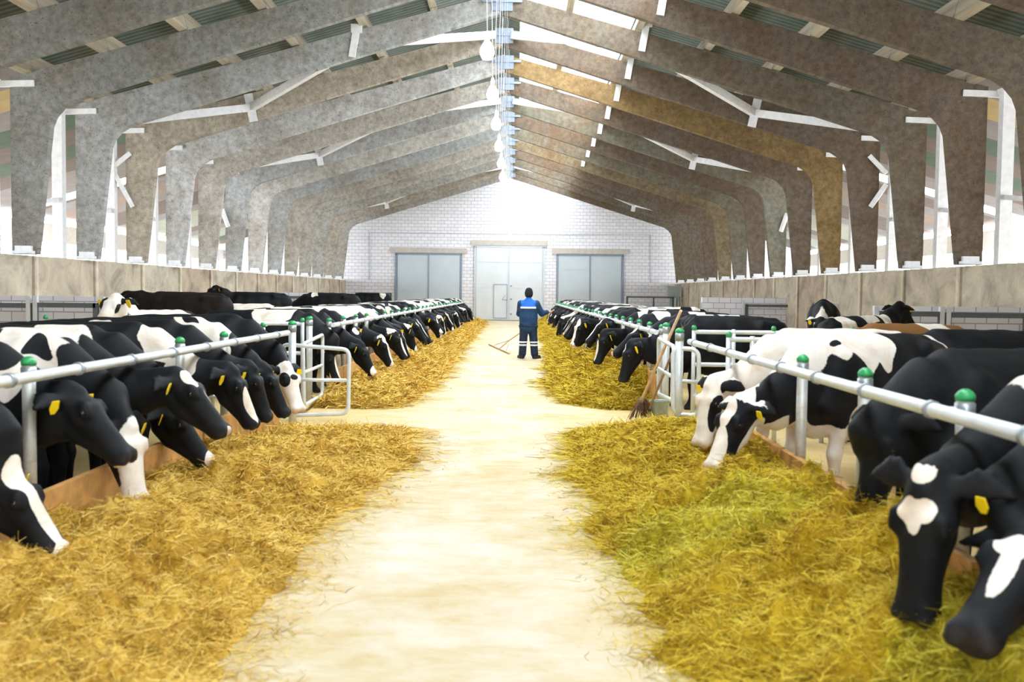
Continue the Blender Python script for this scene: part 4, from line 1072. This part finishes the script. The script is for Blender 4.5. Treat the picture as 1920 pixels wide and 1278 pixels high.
hand(bd, RHa + n_(RHa - REl) * .02, n_(RHa - REl), np.array([0, .2, -1]), np.array([-.6, .3, .2]))
hand(bd, LHa + n_(LHa - LEl) * .02, n_(LHa - LEl), np.array([0, .3, -1]), np.array([0, .5, .5]))
part('body', bd, M['skin'], pr, .009)
j = Body(.05)
j.chain([(0, 0, .80), (0, -.005, 1.05), (0, -.01, 1.28), (0, 0, 1.44)], [(.235, .165), (.225, .16), (.225, .15), (.13, .10)])
j.limb((-.17, 0, 1.40), (.17, 0, 1.40), (.085, .075), (.085, .075), (0, 1, 0))
j.limb((0, .0, 1.46), (0, .01, 1.52), .075, .07, k=.02)
for S_, E_, H_ in ((RSh, REl, RHa), (LSh, LEl, LHa)): j.chain([S_, E_, E_ + (H_ - E_) * .85], [.088, .075, .06])
jk = part('jacket', j, M['navy'], pr, .012)
# the yoke: jacket surface above the chest tape gets the bright cloth
me = jk.data; me.materials.append(M['royal'])
for pl in me.polygons:
    c = pl.center
    if c.z > 1.315 and abs(c.x) < .185: pl.material_index = 1
def ring(name, parent, z, rx, ry, hgt, cx=0, cy=0, a0=0, a1=360, mat=None, n=40):
    m = MB(); vs = []; fs = []
    for i in range(n + 1):
        a = math.radians(a0 + (a1 - a0) * i / n)
        for rr, zz in ((1, -hgt / 2), (1, hgt / 2), (.9, hgt / 2), (.9, -hgt / 2)): vs.append((cx + rx * rr * math.cos(a), cy + ry * rr * math.sin(a), z + zz))
    for i in range(n):
        for q in range(4): fs.append((i * 4 + q, i * 4 + 4 + q, i * 4 + 4 + (q + 1) % 4, i * 4 + (q + 1) % 4))
    m.add(vs, fs, True); return m.build(name, mat or M['reflect'], parent)
ring('chest_tape', jk, 1.295, .240, .166, .045, 0, -.008, 215, 325)
ring('hem', jk, .83, .246, .176, .03, 0, 0, mat=M['navy_dark'])
t = Body(.04)
t.limb((-.07, 0, .88), (.07, 0, .88), (.15, .13), (.15, .13), (0, 1, 0))
LEG = {-1: [(-.10, 0, .86), (-.125, .0, .48), (-.145, .0, .13)], 1: [(.10, 0, .86), (.135, .0, .48), (.165, .0, .13)]}
for sx in (-1, 1): t.chain(LEG[sx], [(.125, .14), (.098, .105), (.095, .105)], k=.03)
tr = part('trousers', t, M['navy_dark'], pr, .012)
for sx in (-1, 1):
    for z in (.42, .345):
        f = (z - .13) / .35; q = LEG[sx]; cx = q[2][0] + (q[1][0] - q[2][0]) * f
        ring('knee_tape', tr, z, .103, .113, .04, cx, 0)
for sx in (-1, 1):
    k = Body(.02); x = LEG[sx][2][0]; a = .12 * sx
    k.limb((x, 0, .20), (x, 0, .07), .080, .07); k.limb((x, -.05, .055), (x + a * .8, .17, .050), (.055, .05), (.052, .042)); k.limb((x, -.06, .02), (x + a * .85, .19, .02), (.055, .02), (.056, .02), (1, 0, 0))
    part('boot', k, M['boot'], pr, .010)
c = Body(.02); c.limb((0, .02, 1.675), (0, .02, 1.715), (.100, .112), (.092, .104)); c.limb((0, .018, 1.635), (0, .02, 1.665), (.104, .116), (.103, .115))
part('hat', c, M['knit'], pr, .009)

# rake held by the worker
R0 = at_z(917, 645, .03); R1 = at_z(955, 662, .03); RJ = np.array(at(956, 637, (R0[1] * .35 + R1[1] * .65) - .6))
w3 = lambda p: np.array(pr.matrix_basis @ Vector(p))
gr = w3(RHa + n_(RHa - REl) * .09 + np.array([0, 0, -.03]))
rk = empty('hay_rake', tuple(R0)); tag(rk, 'long wooden hay rake held by the worker, head on the floor', 'rake')
V3 = lambda p: tuple(np.asarray(p) - R0)
RM = R0 * .45 + R1 * .55
MB().tube([V3(gr + (gr - RJ) * .08), V3(RJ), V3(RM)], .016, 10).build('handle', M['wood'], rk)
MB().bar(V3(R0), V3(R1), .045, .04).build('head_bar', M['wood'], rk)
m = MB(); m.tube([V3(RJ), V3(R0 * .8 + R1 * .2)], .010, 8); m.build('stay', M['wood'], rk)
m = MB(); m.tube([V3(RJ), V3(R0 * .15 + R1 * .85)], .010, 8); m.build('stay', M['wood'], rk)
m = MB()
for i in range(16):
    q = R0 + (R1 - R0) * ((i + .5) / 16); m.tube([V3(q), V3(q + np.array([.0, -.02, -.028]))], .006, 6, r2=.004)
m.build('teeth', M['wood'], rk)

# ------------------------------------------------------------------ broom, fork and bucket by the right passage
Bt, Bb = np.array(at(1277, 582, 11.6)), np.array(at(1202, 752, 12.75))
r = empty('broom', tuple(Bb)); tag(r, 'besom broom with long pale handle leaning on the right rail', 'broom')
L = lambda p: tuple(np.asarray(p) - Bb)
MB().tube([L(Bt), L(Bb)], .017, 10, r2=.02).build('handle', M['wood'], r)
MB().tube([L(Bb + (Bt - Bb) * .04), L(Bb - (Bt - Bb) * .02)], .03, 10).build('binding', M['darkwood'], r)
m = MB(); rr = random.Random(8); e0 = np.array(at_z(1178, 786, .01)); e1 = np.array(at_z(1238, 783, .01))
for i in range(110):
    q = rr.random(); e = e0 + (e1 - e0) * q + np.array([0, rr.uniform(-.1, .1), rr.uniform(0, .03)]); s0 = Bb + np.array([rr.uniform(-.02, .02) + (q - .4) * .06, rr.uniform(-.02, .02), rr.uniform(-.01, .05)])
    mid = (s0 + e) / 2 + np.array([rr.uniform(-.02, .02), rr.uniform(-.02, .02), .015]); m.tube([L(s0), L(mid), L(e)], .006, 5, r2=.003)
m.build('bristles', M['twigs'], r)
Ft, Fb = np.array(at(1281, 612, 11.5)), np.array(at(1218, 765, 12.6))
r = empty('pitchfork', tuple(Fb)); tag(r, 'upturned pitchfork with dark handle leaning behind the broom', 'fork')
L = lambda p: tuple(np.asarray(p) - Fb)
MB().tube([L(Fb), L(Ft)], .016, 10).build('handle', M['darkwood'], r)
dF = n_(Ft - Fb)
for i, o in enumerate((-.05, 0, .05)):
    sd = np.array([.9, .1, 0]) * o; MB().tube([L(Ft), L(Ft + dF * .05 + sd), L(Ft + dF * .10 + sd), L(Ft + dF * .17 + sd + np.array([.04, 0, 0]))], .006, 6, fillet=.02, r2=.003).build('tine', M['dark_steel'], r)
bp = at(1236, 784, 12.95); bp = (bp[0] - .02, bp[1] - .12, 0)
r = empty('bucket', bp); tag(r, 'grey metal bucket standing beside the broom', 'bucket')
MB().lathe((0, 0, 0), [(.088, .0), (.092, .005), (.130, .245), (.136, .25), (.136, .258), (.126, .256), (.122, .24), (.086, .03), (.02, .02)], 28).build('pail', M['bucket'], r)
MB().tube([(.134 * math.cos(a), .02 * math.sin(a) + .09 * math.sin(a), .25 - .02 * math.sin(a)) for a in np.linspace(0, math.pi, 14)], .004, 6).build('handle', M['collar'], r)
